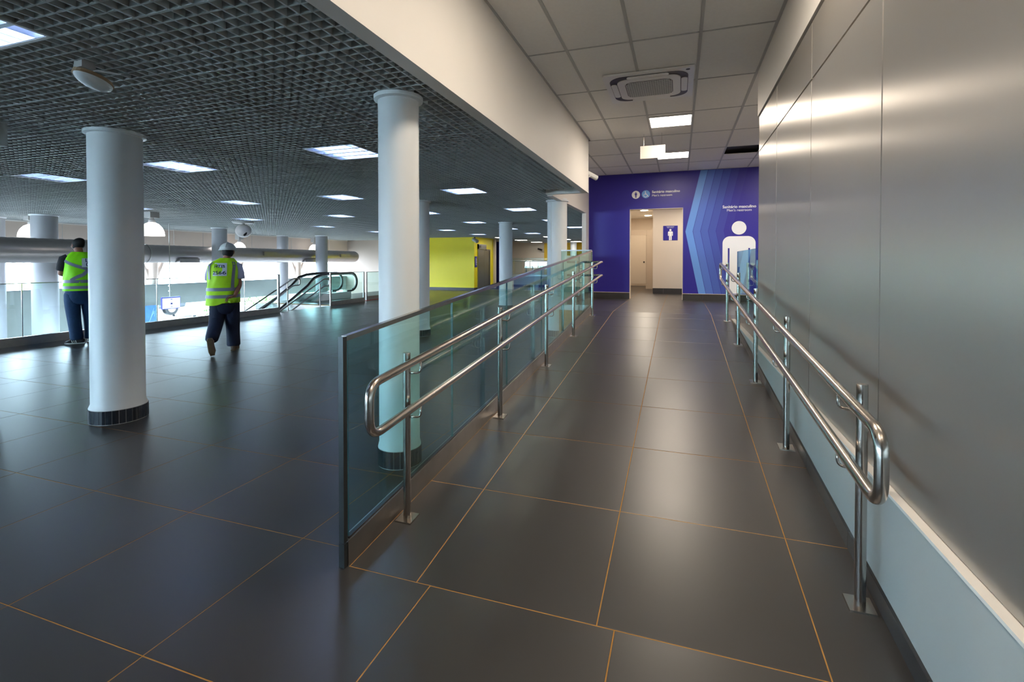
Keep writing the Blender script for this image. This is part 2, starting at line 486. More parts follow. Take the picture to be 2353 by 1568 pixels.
text_mb('Sanitário masculino', 0.68, 1.247, 2.635, PW, 0.018, depth=0.002).build('lettering', M_PRINTW, wall_back)
text_mb("Men's restroom", 0.50, 1.247, 2.56, PW, 0.0, depth=0.002).build('lettering', M_PRINTW, wall_back)
text_mb('Sanitário masculino', 0.62, -0.62, 3.045, PW, 0.018, 'LEFT', depth=0.002).build('lettering', M_PRINTW, wall_back)
text_mb("Men's restroom", 0.445, -0.62, 2.965, PW, 0.0, 'LEFT', depth=0.002).build('lettering', M_PRINTW, wall_back)
d = MB(); d.prism(arc(-0.985, 3.02, 0.094, 0, 352, 44), PW, 0, 0.001); d.build('round_badge', M_PRINTW, wall_back)
man_icon(PW, -0.985, 3.085, 0.082, wall_back, M_BLUE, d0=0.0015, d1=0.0022)
d = MB(); d.prism(arc(-0.757, 3.025, 0.094, 0, 352, 44), PW, 0, 0.001); d.build('round_badge', mat('light blue badge', lin(104, 160, 228), 0.4), wall_back)
wc = MB()
wc.prism(arc(-0.768, 3.082, 0.012, 0, 340, 17), PW, 0.0015, 0.0022)
def stroke(mb, pts, w):
    for (a, b), (c, e) in zip(pts, pts[1:]):
        L = math.hypot(c - a, e - b) or 1; nx, nz = -(e - b) / L * w / 2, (c - a) / L * w / 2
        mb.prism([(a + nx, b + nz), (a - nx, b - nz), (c - nx, e - nz), (c + nx, e + nz)], PW, 0.0015, 0.0022)
stroke(wc, [(-0.768, 3.066), (-0.764, 3.018), (-0.727, 3.016), (-0.708, 2.972), (-0.694, 2.978)], 0.013)
stroke(wc, [(-0.766, 3.046), (-0.735, 3.044)], 0.009)
stroke(wc, arc(-0.764, 2.998, 0.040, 120, 345, 14), 0.010)
wc.build('wheelchair_pictogram', M_PRINTW, wall_back)
bb3 = struct(thing('baseboard_back', 'dark tile baseboard under the indigo wall', 'baseboard', (0, YB, LZ)), 'dark tile baseboard under the indigo wall', 'baseboard')
for a, b in [(-2.08, -1.93), (-1.93, DX0)] + [(max(DX1, x), min(x + T, 4.2)) for x in (RX + T, RX + 2 * T, RX + 3 * T, RX + 4 * T, RX + 5 * T)]:
    if b - a < .02: continue
    m = MB(); m.box(a + .001, b - .001, YB - 0.014, YB, LZ, LZ + 0.145); m.build('baseboard_tile', M_BASE, bb3)
m = MB(); m.box(-2.1, DX0, YB - 0.017, YB, LZ + 0.145, LZ + 0.155); m.box(DX1, 4.2, YB - 0.017, YB, LZ + 0.145, LZ + 0.155)
m.build('bead', M_CREAM, bb3)
# restroom behind the doorway
rr = MB()
rr.box(-0.70, 1.4, 14.15, 14.30, LZ, 3.05)                                       # facing wall
rr.box(-2.1, -2.0, YB + 0.18, 18.6, LZ, 3.05)
rr.box(-2.1, 4.2, 18.5, 18.6, LZ, 3.05)
rr.box(-0.70, -0.62, 14.30, 18.5, LZ, 3.05)
struct(rr.build('wall_restroom', M_CREAM), 'cream restroom walls inside the doorway', 'wall')
m = MB(); m.box(-2.1, 4.2, YB + 0.18, 18.6, 3.0, 3.1); struct(m.build('ceiling_restroom', M_WHITE), 'white restroom ceiling with round downlights', 'ceiling')
m = MB()
m.box(DX0 - 0.0, DX0 + 0.012, YB, YB + 0.18, LZ, DZ); m.box(DX1 - 0.012, DX1, YB, YB + 0.18, LZ, DZ); m.box(DX0, DX1, YB, YB + 0.18, DZ - 0.012, DZ)
struct(m.build('door_1', M_CREAM), 'cream lining of the open restroom doorway', 'doorway')
bb4 = struct(thing('baseboard_inner', 'dark baseboard on the cream wall inside the doorway', 'baseboard', (0, 14.14, LZ)), 'dark baseboard on the cream wall inside the doorway', 'baseboard')
for a, b in ((-0.70, -0.42), (-0.42, 0.39), (0.39, 1.2)):
    m = MB(); m.box(a + .001, b - .001, 14.136, 14.15, LZ, LZ + 0.15); m.build('baseboard_tile', M_BASE, bb4)
cub = thing('toilet_cubicle', 'cream toilet cubicle with a closed door inside the restroom', 'cubicle', (-1.3, 16.5, LZ))
m = MB(); m.box(-1.99, -1.56, 16.5, 16.53, LZ + 0.0, 2.46); m.box(-1.0, -0.715, 16.5, 16.53, LZ, 2.46); m.box(-1.035, -0.97, 16.516, 16.55, LZ, 2.30)
m.build('partition', mat('cream laminate', lin(206, 190, 170), 0.5), cub)
m = MB(); m.box(-1.56, -1.005, 16.5, 16.53, 2.30, 2.46); m.build('header', MATS['cream laminate'], cub)
dr = MB(); dr.box(-1.55, -1.03, 16.49, 16.515, LZ + 0.17, 2.295); dro = dr.build('cubicle_door', mat('pale laminate', lin(220, 206, 186), 0.5), cub)
m = MB(); m.box(-1.11, -1.07, 16.47, 16.49, 1.40, 1.44); m.build('latch', M_BPLAST, dro)
for x, y in ((-1.02, 15.40), (-1.015, 17.2), (0.2, 13.2), (1.2, 13.2), (-0.9, 13.1)):  # all but the first pair are unseen, added to brighten the restroom
    m = MB(); m.lathe([(0.0, 2.985), (0.11, 2.985)], (x, y, 0), 24)
    dl = thing('downlight', 'round white downlight in the restroom ceiling', 'downlight', (x, y, 3.0), 'restroom downlights')
    m.build('lens', mat('lit downlight', (1, 1, 1), 0.5, emit=(1, 0.88, 0.72), estr=85), dl)
    m = MB(); m.lathe([(0.11, 2.985), (0.13, 2.985), (0.13, 3.0), (0.11, 3.0), (0.11, 2.985)], (x, y, 0), 24); m.build('rim', M_WPLAST, dl)
sg = thing('restroom_sign', 'small indigo square sign with a white man on the cream wall', 'sign', (-0.23, 14.14, 2.2))
PS = lambda u, v, d: (u, 14.148 - d, v)
m = MB(); m.prism([(-0.43, 2.02), (-0.05, 2.02), (-0.05, 2.42), (-0.43, 2.42)], PS, 0, 0.004); m.build('plate', M_BLUE, sg)
man_icon(PS, -0.24, 2.33, 0.19, sg, M_PRINTW, d0=0.0045, d1=0.006)
text_mb('Sanitário masculino', 0.20, -0.24, 2.385, PS, 0.02, depth=0.006).build('lettering', M_PRINTW, sg)
text_mb("Men's restroom", 0.16, -0.24, 2.355, PS, 0, depth=0.006).build('lettering', M_PRINTW, sg)
# far right enclosure of the landing
m = MB(); m.box(4.2, 4.3, 5.0, 18.6, -0.1, ZC + 0.1); m.box(1.02, 4.3, 5.9, 6.0, -0.1, ZC + 0.1)
struct(m.build('wall_end', M_WHITE), 'white end wall of the landing behind the metal panels', 'wall')

# ------------------------------------------------------------------ lay-in ceiling above the ramp
CM = 0.6176
cl = MB(); cl.box(-2.2, 4.3, -12, YB + 0.2, ZC + 0.09, ZC + 0.2)
ceil = struct(cl.build('ceiling', M_BLACK), 'lay-in ceiling of pale square edged tiles above the ramp', 'ceiling')
cx = [-2.2, -1.68, -1.0625, -0.4449, 0.1727, 0.7903, 1.4079, 2.0255, 2.6431, 3.2607, 3.8783, 4.2]
cy = [-5.1, -3.865, -2.63, -1.395, -0.16, 1.075, 2.3145, 3.5497, 4.7849, 6.0201, 7.2553, 8.4905, 9.7257, 10.9609, YB]
LEDS = [(-0.136, 7.68), (-0.136, 10.16), (-0.136, 2.93), (-0.136, 0.46), (2.33, 7.68), (2.33, 10.16)]  # the pair over the near ramp is unseen, added for its light
ceil_tiles = MB()
for a, b in zip(cx, cx[1:]):
    for c, dd in zip(cy, cy[1:]):
        if dd <= 8.5 and b <= -1.6: continue
        if dd <= 6.1 and a >= 0.78: continue
        x0 = max(a, -1.475) if c < 8.4 else max(a, -2.1); x1 = b if c > 5.9 else min(b, 0.80)
        if x1 - x0 < 0.03: continue
        spans = [(c, dd)]
        for lx, ly in LEDS:
            if abs((a + b) / 2 - lx) < 0.1 and c < ly < dd:
                if ly - c > dd - ly: spans = [(c, ly - 0.309)]
                else: spans = [(ly + 0.309, dd)]
                if c + 0.05 < ly - 0.309 and ly + 0.309 < dd - 0.05: spans = [(c, ly - 0.309), (ly + 0.309, dd)]
        if abs((a + b) / 2 - 1.1) < 0.1 and c < 10 < dd and c > 9: spans = [(10.42, dd)]
        for y0, y1 in spans:
            if y1 - y0 < .04: continue
            m = MB(); e = 0.012
            m.box(x0 + e, x1 - e, y0 + e, y1 - e, ZC + 0.006, ZC + 0.02); m.build('ceiling_tile', M_CTILE, ceil)
tee = MB()
for x in cx[2:6]:
    tee.box(x - 0.014, x + 0.014, -5, YB, ZC, ZC + 0.03)
for x in cx[6:]: tee.box(x - 0.012, x + 0.012, 6.0, YB, ZC, ZC + 0.03)
tee.box(-1.694, -1.666, 8.36, YB, ZC, ZC + 0.03)
for y in cy:
    tee.box(-1.475 if y < 8.3 else -2.1, 0.8 if y < 6 else 4.2, y - 0.008, y + 0.008, ZC + 0.002, ZC + 0.03)
for lx, ly in LEDS:
    for s in (-1, 1): tee.box(lx - .309, lx + .309, ly + s * .309 - .006, ly + s * .309 + .006, ZC + .002, ZC + .03)
tee.build('tee_grid', M_TEE, ceil)
m = MB(); m.box(-1.475, -1.455, -6, 8.36, ZC - 0.004, ZC + 0.03); m.box(0.78, 0.80, -6, 5.97, ZC - 0.004, ZC + 0.03); m.build('edge_angle', M_TEE, ceil)
m = MB(); m.hexa([(0.82, 10.35, ZC - .02), (1.40, 10.42, ZC + .004), (1.40, 10.98, ZC + .01), (0.82, 10.98, ZC + .01), (0.82, 10.35, ZC - .005), (1.40, 10.42, ZC + .018), (1.40, 10.98, ZC + .024), (.82, 10.98, ZC + .024)])
for k, (lx, ly) in enumerate(LEDS):
    lab = ['lit square ceiling panel next to the air conditioner', 'lit square ceiling panel next to the indigo wall'][k] if k < 2 else ('unseen lit ceiling panel added above the near part of the ramp' if lx < 1 else 'lit square ceiling panel behind the metal panel wall')
    t = thing('led_panel', lab, 'ceiling light', (lx, ly, ZC), None if k < 2 else ('added lit panels above the near ramp' if lx < 1 else 'lit panels behind the panel wall'))
    m = MB(); m.box(lx - .285, lx + .285, ly - .265, ly + .265, ZC + 0.004, ZC + 0.006); m.build('diffuser', M_LED, t)
    m = MB()
    for s in (-1, 1):
        m.box(lx + s * .293 - .008, lx + s * .293 + .008, ly - .30, ly + .30, ZC - .002, ZC + .02)
        m.box(lx - .30, lx + .30, ly + s * .282 - .018, ly + s * .282 + .018, ZC - .001, ZC + .02)
    m.build('frame', M_WPLAST, t)

# cassette air conditioner
ax, ay, aw = -0.345, 6.02, 0.485
ac = thing('air_conditioner', 'white cassette air conditioner set in the ceiling above the ramp', 'air conditioner', (ax, ay, ZC))
def rrect(cx_, cy_, w, h, r, n=8):
    out = []
    for sx, sy, a in ((1, 1, 0), (-1, 1, 90), (-1, -1, 180), (1, -1, 270)):
        out += arc(cx_ + sx * (w - r), cy_ + sy * (h - r), r, a, a + 90, n)
    return out
PA = lambda u, v, d: (u, v, ZC - d)
m = MB(); m.prism(rrect(ax, ay, aw, aw, 0.02, 3), PA, 0.0, 0.022); m.build('casing', M_WPLAST, ac)
m = MB(); m.prism(rrect(ax, ay, 0.425, 0.425, 0.16), PA, 0.0225, 0.026); m.build('air_slot', M_BPLAST, ac)
for s, vert in ((1, 0), (-1, 0), (1, 1), (-1, 1)):
    m = MB(); u0, v0 = (0, s * 0.386) if not vert else (s * 0.386, 0)
    w, h = (0.225, 0.033) if not vert else (0.033, 0.225)
    m.prism(rrect(ax + u0, ay + v0, w, h, 0.03, 4), PA, 0.024, 0.034); m.build('louvre_flap', M_WPLAST, ac)
m = MB(); m.prism(rrect(ax, ay, 0.345, 0.345, 0.11), PA, 0.024, 0.036); gr = m.build('centre_panel', M_WPLAST, ac)
m = MB(); m.prism(rrect(ax, ay, 0.262, 0.262, 0.09), PA, 0.0362, 0.038); m.build('intake', M_BPLAST, gr)
m = MB()
for i in range(-10, 11):
    m.box(ax + i * .025 - .0022, ax + i * .025 + .0022, ay - .255 + max(0, abs(i) - 7) * .012, ay + .255 - max(0, abs(i) - 7) * .012, ZC - .0415, ZC - .038)
    m.box(ax - .255 + max(0, abs(i) - 7) * .012, ax + .255 - max(0, abs(i) - 7) * .012, ay + i * .025 - .0032, ay + i * .025 + .0032, ZC - .0415, ZC - .038)
m.build('grille', M_WPLAST, gr)
m = MB(); m.lathe([(0, 0), (0.022, 0), (0.022, 0.01)], (ax + .42, ay - .43, ZC - .0235), 16); m.build('sensor', M_BPLAST, ac)

# blank hanging sign
hs = thing('hanging_sign', 'blank white sign board hanging in front of the lit panel by the indigo wall', 'sign', (-0.415, 8.3, 3.1))
m = MB(); m.box(-0.615, -0.225, 8.29, 8.31, 3.12, 3.325); m.build('board', mat('off white board', lin(176, 171, 166), .6), hs)
for x in (-0.56, -0.28):
    m = MB(); m.tube([(x, 8.3, 3.325), (x, 8.3, ZC)], 0.0025, 6); m.build('hanger', M_STEEL, hs)
# bullet camera at the end of the bulkhead
cc = thing('security_camera', 'white boxy security camera at the end of the white bulkhead', 'camera', (-1.50, 8.42, 2.92))
m = MB(); m.box(-1.56, -1.48, 8.362, 8.39, 2.86, 2.98); m.tube([(-1.52, 8.38, 2.92), (-1.50, 8.48, 2.90), (-1.47, 8.52, 2.93)], 0.012, 8); m.build('bracket', M_WPLAST, cc)
m = MB(); m.tube([(-1.54, 8.50, 2.99), (-1.375, 8.62, 2.90)], 0.045, 14); m.build('body', M_WPLAST, cc)
m = MB(); m.tube([(-1.376, 8.618, 2.9), (-1.368, 8.624, 2.896)], 0.034, 14); m.build('lens', M_GPLAST, cc)

# ------------------------------------------------------------------ hall ceiling: cell grid
CELL = CM / 8
def grid_mesh(name, nx, ny, wx, wy):
    mb = MB(); t = 0.005; h = 0.048
    for i in range(nx):
        x = i * CELL; tt, zz = (0.0068, -0.002) if i == 0 else (t, 0)
        mb.box(x - tt, x + tt, 0, wy, zz, h, skip=(1, 2, 4))
    for j in range(ny):
        y = j * CELL; tt, zz = (0.0068, -0.002) if j == 0 else (t, 0)
        mb.box(0, wx, y - tt, y + tt, zz + 0.0006, h, skip=(1, 3, 5))
    me = bpy.data.meshes.new(name); me.from_pydata(mb.v, [], mb.f); me.materials.append(M_CELL); me.update()
    return me, mb
GPX, GPY = -1.864, 2.278
sl = MB(); sl.box(-18.4, -1.58, -12, 8.3, 3.25, 3.4); sl.box(-18.4, -2.15, 8.3, 31, 3.25, 3.4)
hall_ceiling = struct(sl.build('ceiling', M_SOFF), 'open cell grid ceiling of grey square cells over the hall', 'ceiling')
full, full_mb = grid_mesh('grid_panel', 8, 8, CM, CM)
part, part_mb = grid_mesh('grid_panel', 4, 8, 0.285, CM)
LX = [GPX - CM * (2 + 4 * k) for k in range(3)] + [GPX - CM * 15, GPX - CM * 19, GPX - CM * 23]
LX = [x - CM / 2 for x in (GPX - 2 * CM, GPX - 6 * CM, GPX - 10 * CM, GPX - 15 * CM)]
LY = [GPY + CM * (3.5 + 5 * k) for k in range(-2, 9)]
LUM = [(x, y) for x in LX for y in LY if not (x < -9 and y > 21.3) and not (x > -3.5 and 21 < y)]
panels = []
for k in range(-1, 26):
    for j in range(-23, 45):
        y0 = GPY + CM * j
        if y0 > 30.5: continue
        x0 = GPX - CM * (k + 1)
        if k == -1:
            if y0 + CM > 8.4: continue
            panels.append((GPX, y0, 1)); continue
        if k == 0 and y0 + CM > 8.3:
            panels.append((x0, y0, 1)); continue
        if any(abs(x0 + CM / 2 - lx) < 0.1 and abs(y0 + CM / 2 - ly) < 0.1 for lx, ly in LUM): continue
        if x0 < -9.6 and y0 > 21.6 and x0 > -13.3: continue
        panels.append((x0, y0, 0))
def pkey(p):
    fx, fy = -math.sin(YAW), math.cos(YAW); cx_, cy_ = p[0] + .3, p[1] + .3
    d_ = cx_ * fx + cy_ * fy; r_ = cx_ * fy - cy_ * fx
    if d_ < 0.6: return 1e9
    if abs(r_ / d_) > 1.3 or 1.17 / d_ > 0.75: return 1e8 + d_
    return d_
panels.sort(key=pkey)
for p in panels[:300]:
    inst('grid_panel', part if p[2] else full, hall_ceiling, (p[0], p[1], ZH))
far = MB()
for p in panels[300:]:
    src = part_mb if p[2] else full_mb
    b = len(far.v); far.v += [(v[0] + p[0], v[1] + p[1], v[2] + ZH) for v in src.v]
    far.f += [tuple(b + i for i in f) for f in src.f]; far.m += src.m
tag(far.build('grid_field', M_CELL, hall_ceiling, fix=False), kind='stuff')

# recessed louvre lights
def lum_proto():
    t = thing('louvre_light', 'square recessed ceiling light with a mirror louvre in the cell grid', 'ceiling light', (0, 0, 0), 'louvre lights in the hall ceiling')
    w = 0.30
    m = MB(); m.box(-w, w, -w, w, 0.15, 0.155)
    for s in (-1, 1):
        m.hexa([(s * w, -w, 0), (s * (w - .01), -w, 0), (s * (w - .01), w, 0), (s * w, w, 0), (s * w, -w, .155), (s * (w - .04), -w, .155), (s * (w - .04), w, .155), (s * w, w, .155)])
        m.hexa([(-w, s * w, 0), (w, s * w, 0), (w, s * (w - .01), 0), (-w, s * (w - .01), 0), (-w, s * w, .155), (w, s * w, .155), (w, s * (w - .01), .155), (-w, s * (w - .01), .155)])
    m.build('housing', M_LOUV, t)
    for k in range(4):
        y = -0.225 + 0.15 * k
        m = MB(); m.tube([(-.28, y, .122), (.28, y, .122)], 0.016, 8); m.build('tube', M_TUBE, t)
    for k in range(5):
        y = -0.30 + 0.15 * k; m = MB()
        m.hexa([(-w, y - .014, 0.0), (w, y - .014, 0.0), (w, y + .014, 0.0), (-w, y + .014, 0.0), (-w, y - .003, .09), (w, y - .003, .09), (w, y + .003, .09), (-w, y + .003, .09)])
        m.build('louvre_blade', M_LOUV, t)
    m = MB()
    for k in range(7):
        x = -0.30 + 0.10 * k
        m.box(x - .0035, x + .0035, -w, w, 0.004, .085)
    m.build('cross_louvre', M_LOUV, t)
    m = MB()
    for s in (-1, 1):
        m.box(s * .3 - .009, s * .3 + .009, -.309, .309, -.003, .004); m.box(-.309, .309, s * .3 - .009, s * .3 + .009, -.003, .004)
    m.build('frame', M_WPLAST, t)
    return t
proto = lum_proto()
for k, (x, y) in enumerate(LUM):
    if y > 21: continue
    if k == 0: proto.location = (x, y, ZH); ORG[proto.name] = Vector((x, y, ZH))
    else: copy_tree(proto, (x, y, ZH))
for x, y in LUM:  # flat panels put in place of louvre lights to brighten the far area
    if y < 21: continue
    t = thing('fill_panel', 'flat lit panel added in the cell grid to brighten the elevator block and platform', 'ceiling light', (x, y, ZH), 'fill panels added near the elevator block')
    m = MB(); m.box(x - .29, x + .29, y - .29, y + .29, ZH - .002, ZH + .002); m.build('diffuser', mat('far fill panel', (.9, .9, .9), .5, emit=(1, .93, .84), estr=14), t)
    m = MB()
    for s in (-1, 1):
        m.box(x + s * .3 - .009, x + s * .3 + .009, y - .309, y + .309, ZH - .004, ZH + .004); m.box(x - .309, x + .309, y + s * .3 - .009, y + s * .3 + .009, ZH - .004, ZH + .004)
    m.build('frame', M_WPLAST, t)

# ------------------------------------------------------------------ columns
def column(x, y, r, ring, label, z0=0.0, ztop=ZH + 0.03, base=True, group=None, ntile=28, conduit=False):
    t = thing('column', label, 'column', (x, y, z0), group)
    prof = [(r, ztop)] + ([(r, z0 + .165), (ring - .004, z0 + .128)] if base else [(r, z0)])
    m = MB(); m.lathe(prof, (x, y, 0), 48); m.build('shaft', M_COLUMN if z0 > -1 else M_COLUMN_DIM, t, smooth=40)
    m = MB(); m.lathe([(r, ZH - .035), (r + .028, ZH - .028), (r + .03, ZH - .002), (r, ZH - .002)], (x, y, 0), 48); m.build('collar', M_COLUMN, t, smooth=40)
    if base:
        m = MB(); m.lathe([(ring - .004, z0), (ring - .004, z0 + .128)], (x, y, 0), 48); m.build('base_grout', M_COLGROUT, t, smooth=True)
        m = MB(); a = PI / ntile * 0.93; ro, ri = ring, ring - .008
        P = lambda rr, an, z: (rr * math.cos(an), rr * math.sin(an), z)
        pts = []
        for z in (0.006, 0.124):
            pts += [P(ri, -a, z), P(ro, -a, z), P(ro + .0008, 0, z), P(ro, a, z), P(ri, a, z)]
        m.v = pts
        m.face((0, 1, 2, 3, 4)); m.face((5, 6, 7, 8, 9)[::-1])
        for j in range(5): m.face((j, 5 + j, 5 + (j + 1) % 5, (j + 1) % 5))
        me = bpy.data.meshes.new('base_tile'); me.from_pydata(m.v, [], m.f); me.materials.append(M_COLTILE); me.update()
        for k in range(ntile):
            o = inst('base_tile', me, t, (x, y, z0)); o.rotation_euler = (0, 0, 2 * PI * k / ntile)
    if conduit:
        m = MB(); an = -2.0; m.tube([(x + r * math.cos(an), y + r * math.sin(an), z0 + .2), (x + r * math.cos(an), y + r * math.sin(an), ZH - .03)], .006, 6); m.build('conduit', M_WPLAST, t)
    return t
column(-4.885, 3.08, 0.203, 0.222, 'wide round white column standing free in the hall in front of the man with a bare head')
column(-1.905, 3.07, 0.143, 0.156, 'slim round white column just behind the glass balustrade of the ramp', ntile=22)
column(-4.80, 8.46, 0.20, 0.22, 'round white column behind the slim one, between it and the yellow wall')
column(-4.96, 13.95, 0.20, 0.22, 'round white column standing in front of the far cream wall')
column(-2.24, 9.27, 0.19, 0.205, 'round white column against the side wall beside the ramp head', conduit=True)
vc = 'white column rising through the void beside the duct'
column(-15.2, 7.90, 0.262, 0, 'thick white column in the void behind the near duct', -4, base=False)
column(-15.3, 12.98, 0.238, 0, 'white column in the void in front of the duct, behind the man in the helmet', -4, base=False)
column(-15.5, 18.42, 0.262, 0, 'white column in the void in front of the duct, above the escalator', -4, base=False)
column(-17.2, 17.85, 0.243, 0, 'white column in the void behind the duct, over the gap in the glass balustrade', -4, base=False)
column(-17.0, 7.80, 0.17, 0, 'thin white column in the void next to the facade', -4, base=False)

# ------------------------------------------------------------------ glass balustrade of the ramp
def pane(x, y0, y1, zb0, zb1, zt0, zt1, th=0.012):
    m = MB(); h = th / 2
    m.hexa([(x - h, y0, zb0), (x + h, y0, zb0), (x + h, y1, zb1), (x - h, y1, zb1),
            (x - h, y0, zt0), (x + h, y0, zt0), (x + h, y1, zt1), (x - h, y1, zt1)])
    m.m = [1, 1, 1, 0, 1, 0]
    return m
gb = thing('glass_balustrade', 'teal glass balustrade climbing the ramp beside the slim column', 'balustrade', (XG, RY0, 0))
y0s = [RY0 + .012, 3.085, 4.228, 5.422, 6.532, 7.66, 8.79]
SH, GH = 0.125, 1.085
for a, b in zip(y0s, y0s[1:]):
    a2, b2 = a + .004, b - .004
    pane(XG, a2, b2, rz(a2) + SH - .03, rz(b2) + SH - .03, rz(a2) + GH - .01, rz(b2) + GH - .01).build('glass_panel', [M_GLASS, M_EDGE], gb)
def sloped(x0, x1, y0, y1, za, zb, fn=rz):
    m = MB(); m.hexa([(x0, y0, fn(y0) + za), (x1, y0, fn(y0) + za), (x1, y1, fn(y1) + za), (x0, y1, fn(y1) + za),
                      (x0, y0, fn(y0) + zb), (x1, y0, fn(y0) + zb), (x1, y1, fn(y1) + zb), (x0, y1, fn(y1) + zb)]); return m
m = sloped(XG - .025, XG + .02, RY0, 8.80, -.02, SH); m.box(XG - .025, XG + .02, RY0 - .006, RY0, 0, SH); m.build('base_channel', M_STEEL_D, gb)
sloped(XG - .010, XG + .012, RY0 + .01, 8.80, SH, SH + .008).build('gasket', M_BPLAST, gb)
sloped(XG - .014, XG + .014, RY0 - .005, 8.80, GH - .012, GH + .012).build('top_rail', M_STEEL, gb)
m = MB(); m.box(XG - .015, XG + .015, RY0 - .032, RY0 - .002, 0.005, 0.118); m.box(XG - .014, XG + .014, RY0 - .031, RY0 - .003, .122, GH - .02 + .03); m.build('end_post', mat('post with dark reflection', (0.05, 0.058, 0.062), 0.35, 0.6), gb)  # dark reflection on the steel post is put into its base colour
m = MB(); m.box(XG - .004, XG + .014, 8.80, 8.815, LZ + .0, LZ + GH); m.build('end_strip', M_STEEL, gb)
m = MB(); m.hexa([(XG - .06, RY0 + .05, .0), (XG - .03, RY0 + .05, .0), (XG - .03, RY0 + .08, 0), (XG - .06, RY0 + .08, 0), (XG - .02, RY0 + .05, .05), (XG - .014, RY0 + .05, .05), (XG - .014, RY0 + .08, .05), (XG - .02, RY0 + .08, .05)]); m.build('floor_clip', M_WPLAST, gb)
# glass return beside the ramp head
g2 = thing('glass_balustrade', 'short glass return balustrade at the ramp head against the round column', 'balustrade', (-1.8, 8.85, LZ))
m = MB(); m.box(-2.06, -1.51, 8.844, 8.856, LZ + .02, LZ + 1.085); m.m = [1, 1, 0, 1, 0, 1]; m.build('glass_panel', [M_GLASS, M_EDGE], g2)
m = MB(); m.box(-2.06, -1.50, 8.836, 8.864, LZ + 1.085, LZ + 1.105); m.build('top_rail', M_STEEL_D, g2)
m = MB(); m.box(-2.06, -1.50, 8.83, 8.87, LZ, LZ + .1); m.build('base_channel', M_STEEL_D, g2)

# ------------------------------------------------------------------ steel handrails
def fillet(pts, r, n=6):
    pts = [Vector(p) for p in pts]; out = [pts[0]]
    for a, b, c in zip(pts, pts[1:], pts[2:]):
        d1 = (a - b).normalized(); d2 = (c - b).normalized()
        h = d1.angle(d2) / 2; L = min(r / math.tan(h), (a - b).length * .45, (c - b).length * .45)
        p, q = b + d1 * L, b + d2 * L
        for i in range(n + 1):
            t = i / n; out.append(p * (1 - t) ** 2 + b * 2 * t * (1 - t) + q * t * t)
    out.append(pts[-1]); return out
def handrail(label, px, rx, ys_, up, lo, path, zfn, post_top, r=0.0212, skip_br=()):
    t = thing('handrail', label, 'handrail', (px, ys_[0], zfn(ys_[0])))
    for y in ys_:
        z = zfn(y)
        m = MB(); m.tube([(px, y, z), (px, y, z + post_top)], 0.0205, 20); po = m.build('post', M_STEEL, t, smooth=40)
        m = MB(); m.hexa([(px - .05, y - .05, zfn(y - .05) - .002), (px + .05, y - .05, zfn(y - .05) - .002), (px + .05, y + .05, zfn(y + .05) - .002), (px - .05, y + .05, zfn(y + .05) - .002),
                          (px - .048, y - .048, zfn(y - .05) + .008), (px + .048, y - .048, zfn(y - .05) + .008), (px + .048, y + .048, zfn(y + .05) + .008), (px - .048, y + .048, zfn(y + .05) + .008)])
        m.build('base_plate', M_STEEL, po)
        for hgt in (up, lo):
            zr = zfn(y) + hgt
            d_ = 1 if rx > px else -1; yy = y + 0.0
            pts = fillet([(px + d_ * .018, yy, zr - .075), (rx, yy + .02, zr - .078), (rx, yy + .02, zr - .015)], .05, 7)
            m = MB(); m.tube(pts, 0.006, 8); m.build('bracket', M_STEEL, po, smooth=True)
    m = MB(); m.tube(path, r, 20); m.build('rail', M_STEEL, t, smooth=40)
    return t
UP, LO, XL = 0.882, 0.640, -1.335
LYS = [2.345, 3.825, 5.33, 6.82, 8.40]
path = fillet([(-1.99, 9.03, LZ + UP), (XL, 9.03, LZ + UP), (XL, RY1, LZ + UP), (XL, 1.895, rz(2.0) + UP - .005), (XL, 1.895, rz(2.0) + LO - .005), (XL, RY1, LZ + LO), (XL, 9.03, LZ + LO), (-1.99, 9.03, LZ + LO)], .085, 8)
hl = handrail('brushed steel double handrail in front of the ramp glass balustrade', -1.41, XL, LYS, UP, LO, path, rz, 0.915)
m = MB(); m.tube([(-1.80, 8.96, LZ), (-1.80, 8.96, LZ + .915)], 0.0205, 20); m.build('post', M_STEEL, hl, smooth=40)
XR = 0.628
RYS = [2.35, 3.83, 5.30, 6.80, 8.35]
path = fillet([(XR, 5.0, rz(5) + UP), (XR, 1.90, rz(1.95) + UP), (XR, 1.90, rz(1.95) + LO), (XR, 8.60, rz(8.6) + LO), (XR, 8.60, rz(8.6) + UP), (XR, 5.002, rz(5.002) + UP)], .085, 8)
handrail('brushed steel double handrail along the metal panel wall', 0.708, XR, RYS, UP, LO, path, rz, 0.915)

# glass and rail beyond the panel wall
g3 = thing('glass_balustrade', 'blue tinted glass balustrade on the plinth past the end of the metal panels', 'balustrade', (0.86, 7.2, ZP))
pane(0.86, 5.98, 8.42, ZP + .1, ZP + .1, 1.60, 1.60).build('glass_panel', [M_GLASS, M_EDGE], g3)
m = MB(); m.box(0.835, 0.885, 5.97, 8.42, ZP + .012, ZP + .155); m.build('base_channel', M_STEEL_D, g3)
m = MB(); m.box(0.85, 0.87, 5.97, 6.0, ZP + .155, 1.63); m.build('end_post', M_STEEL, g3)
zst = lambda y: LZ
h3 = thing('handrail', 'steel handrail behind the blue tinted glass past the metal panels', 'handrail', (1.12, 8.2, LZ))
m = MB(); m.tube([(1.12, 8.25, LZ), (1.12, 8.25, LZ + .915)], .0205, 16); po = m.build('post', M_STEEL, h3, smooth=40)
m = MB(); m.box(1.07, 1.17, 8.2, 8.3, LZ, LZ + .008); m.build('base_plate', M_STEEL, po)
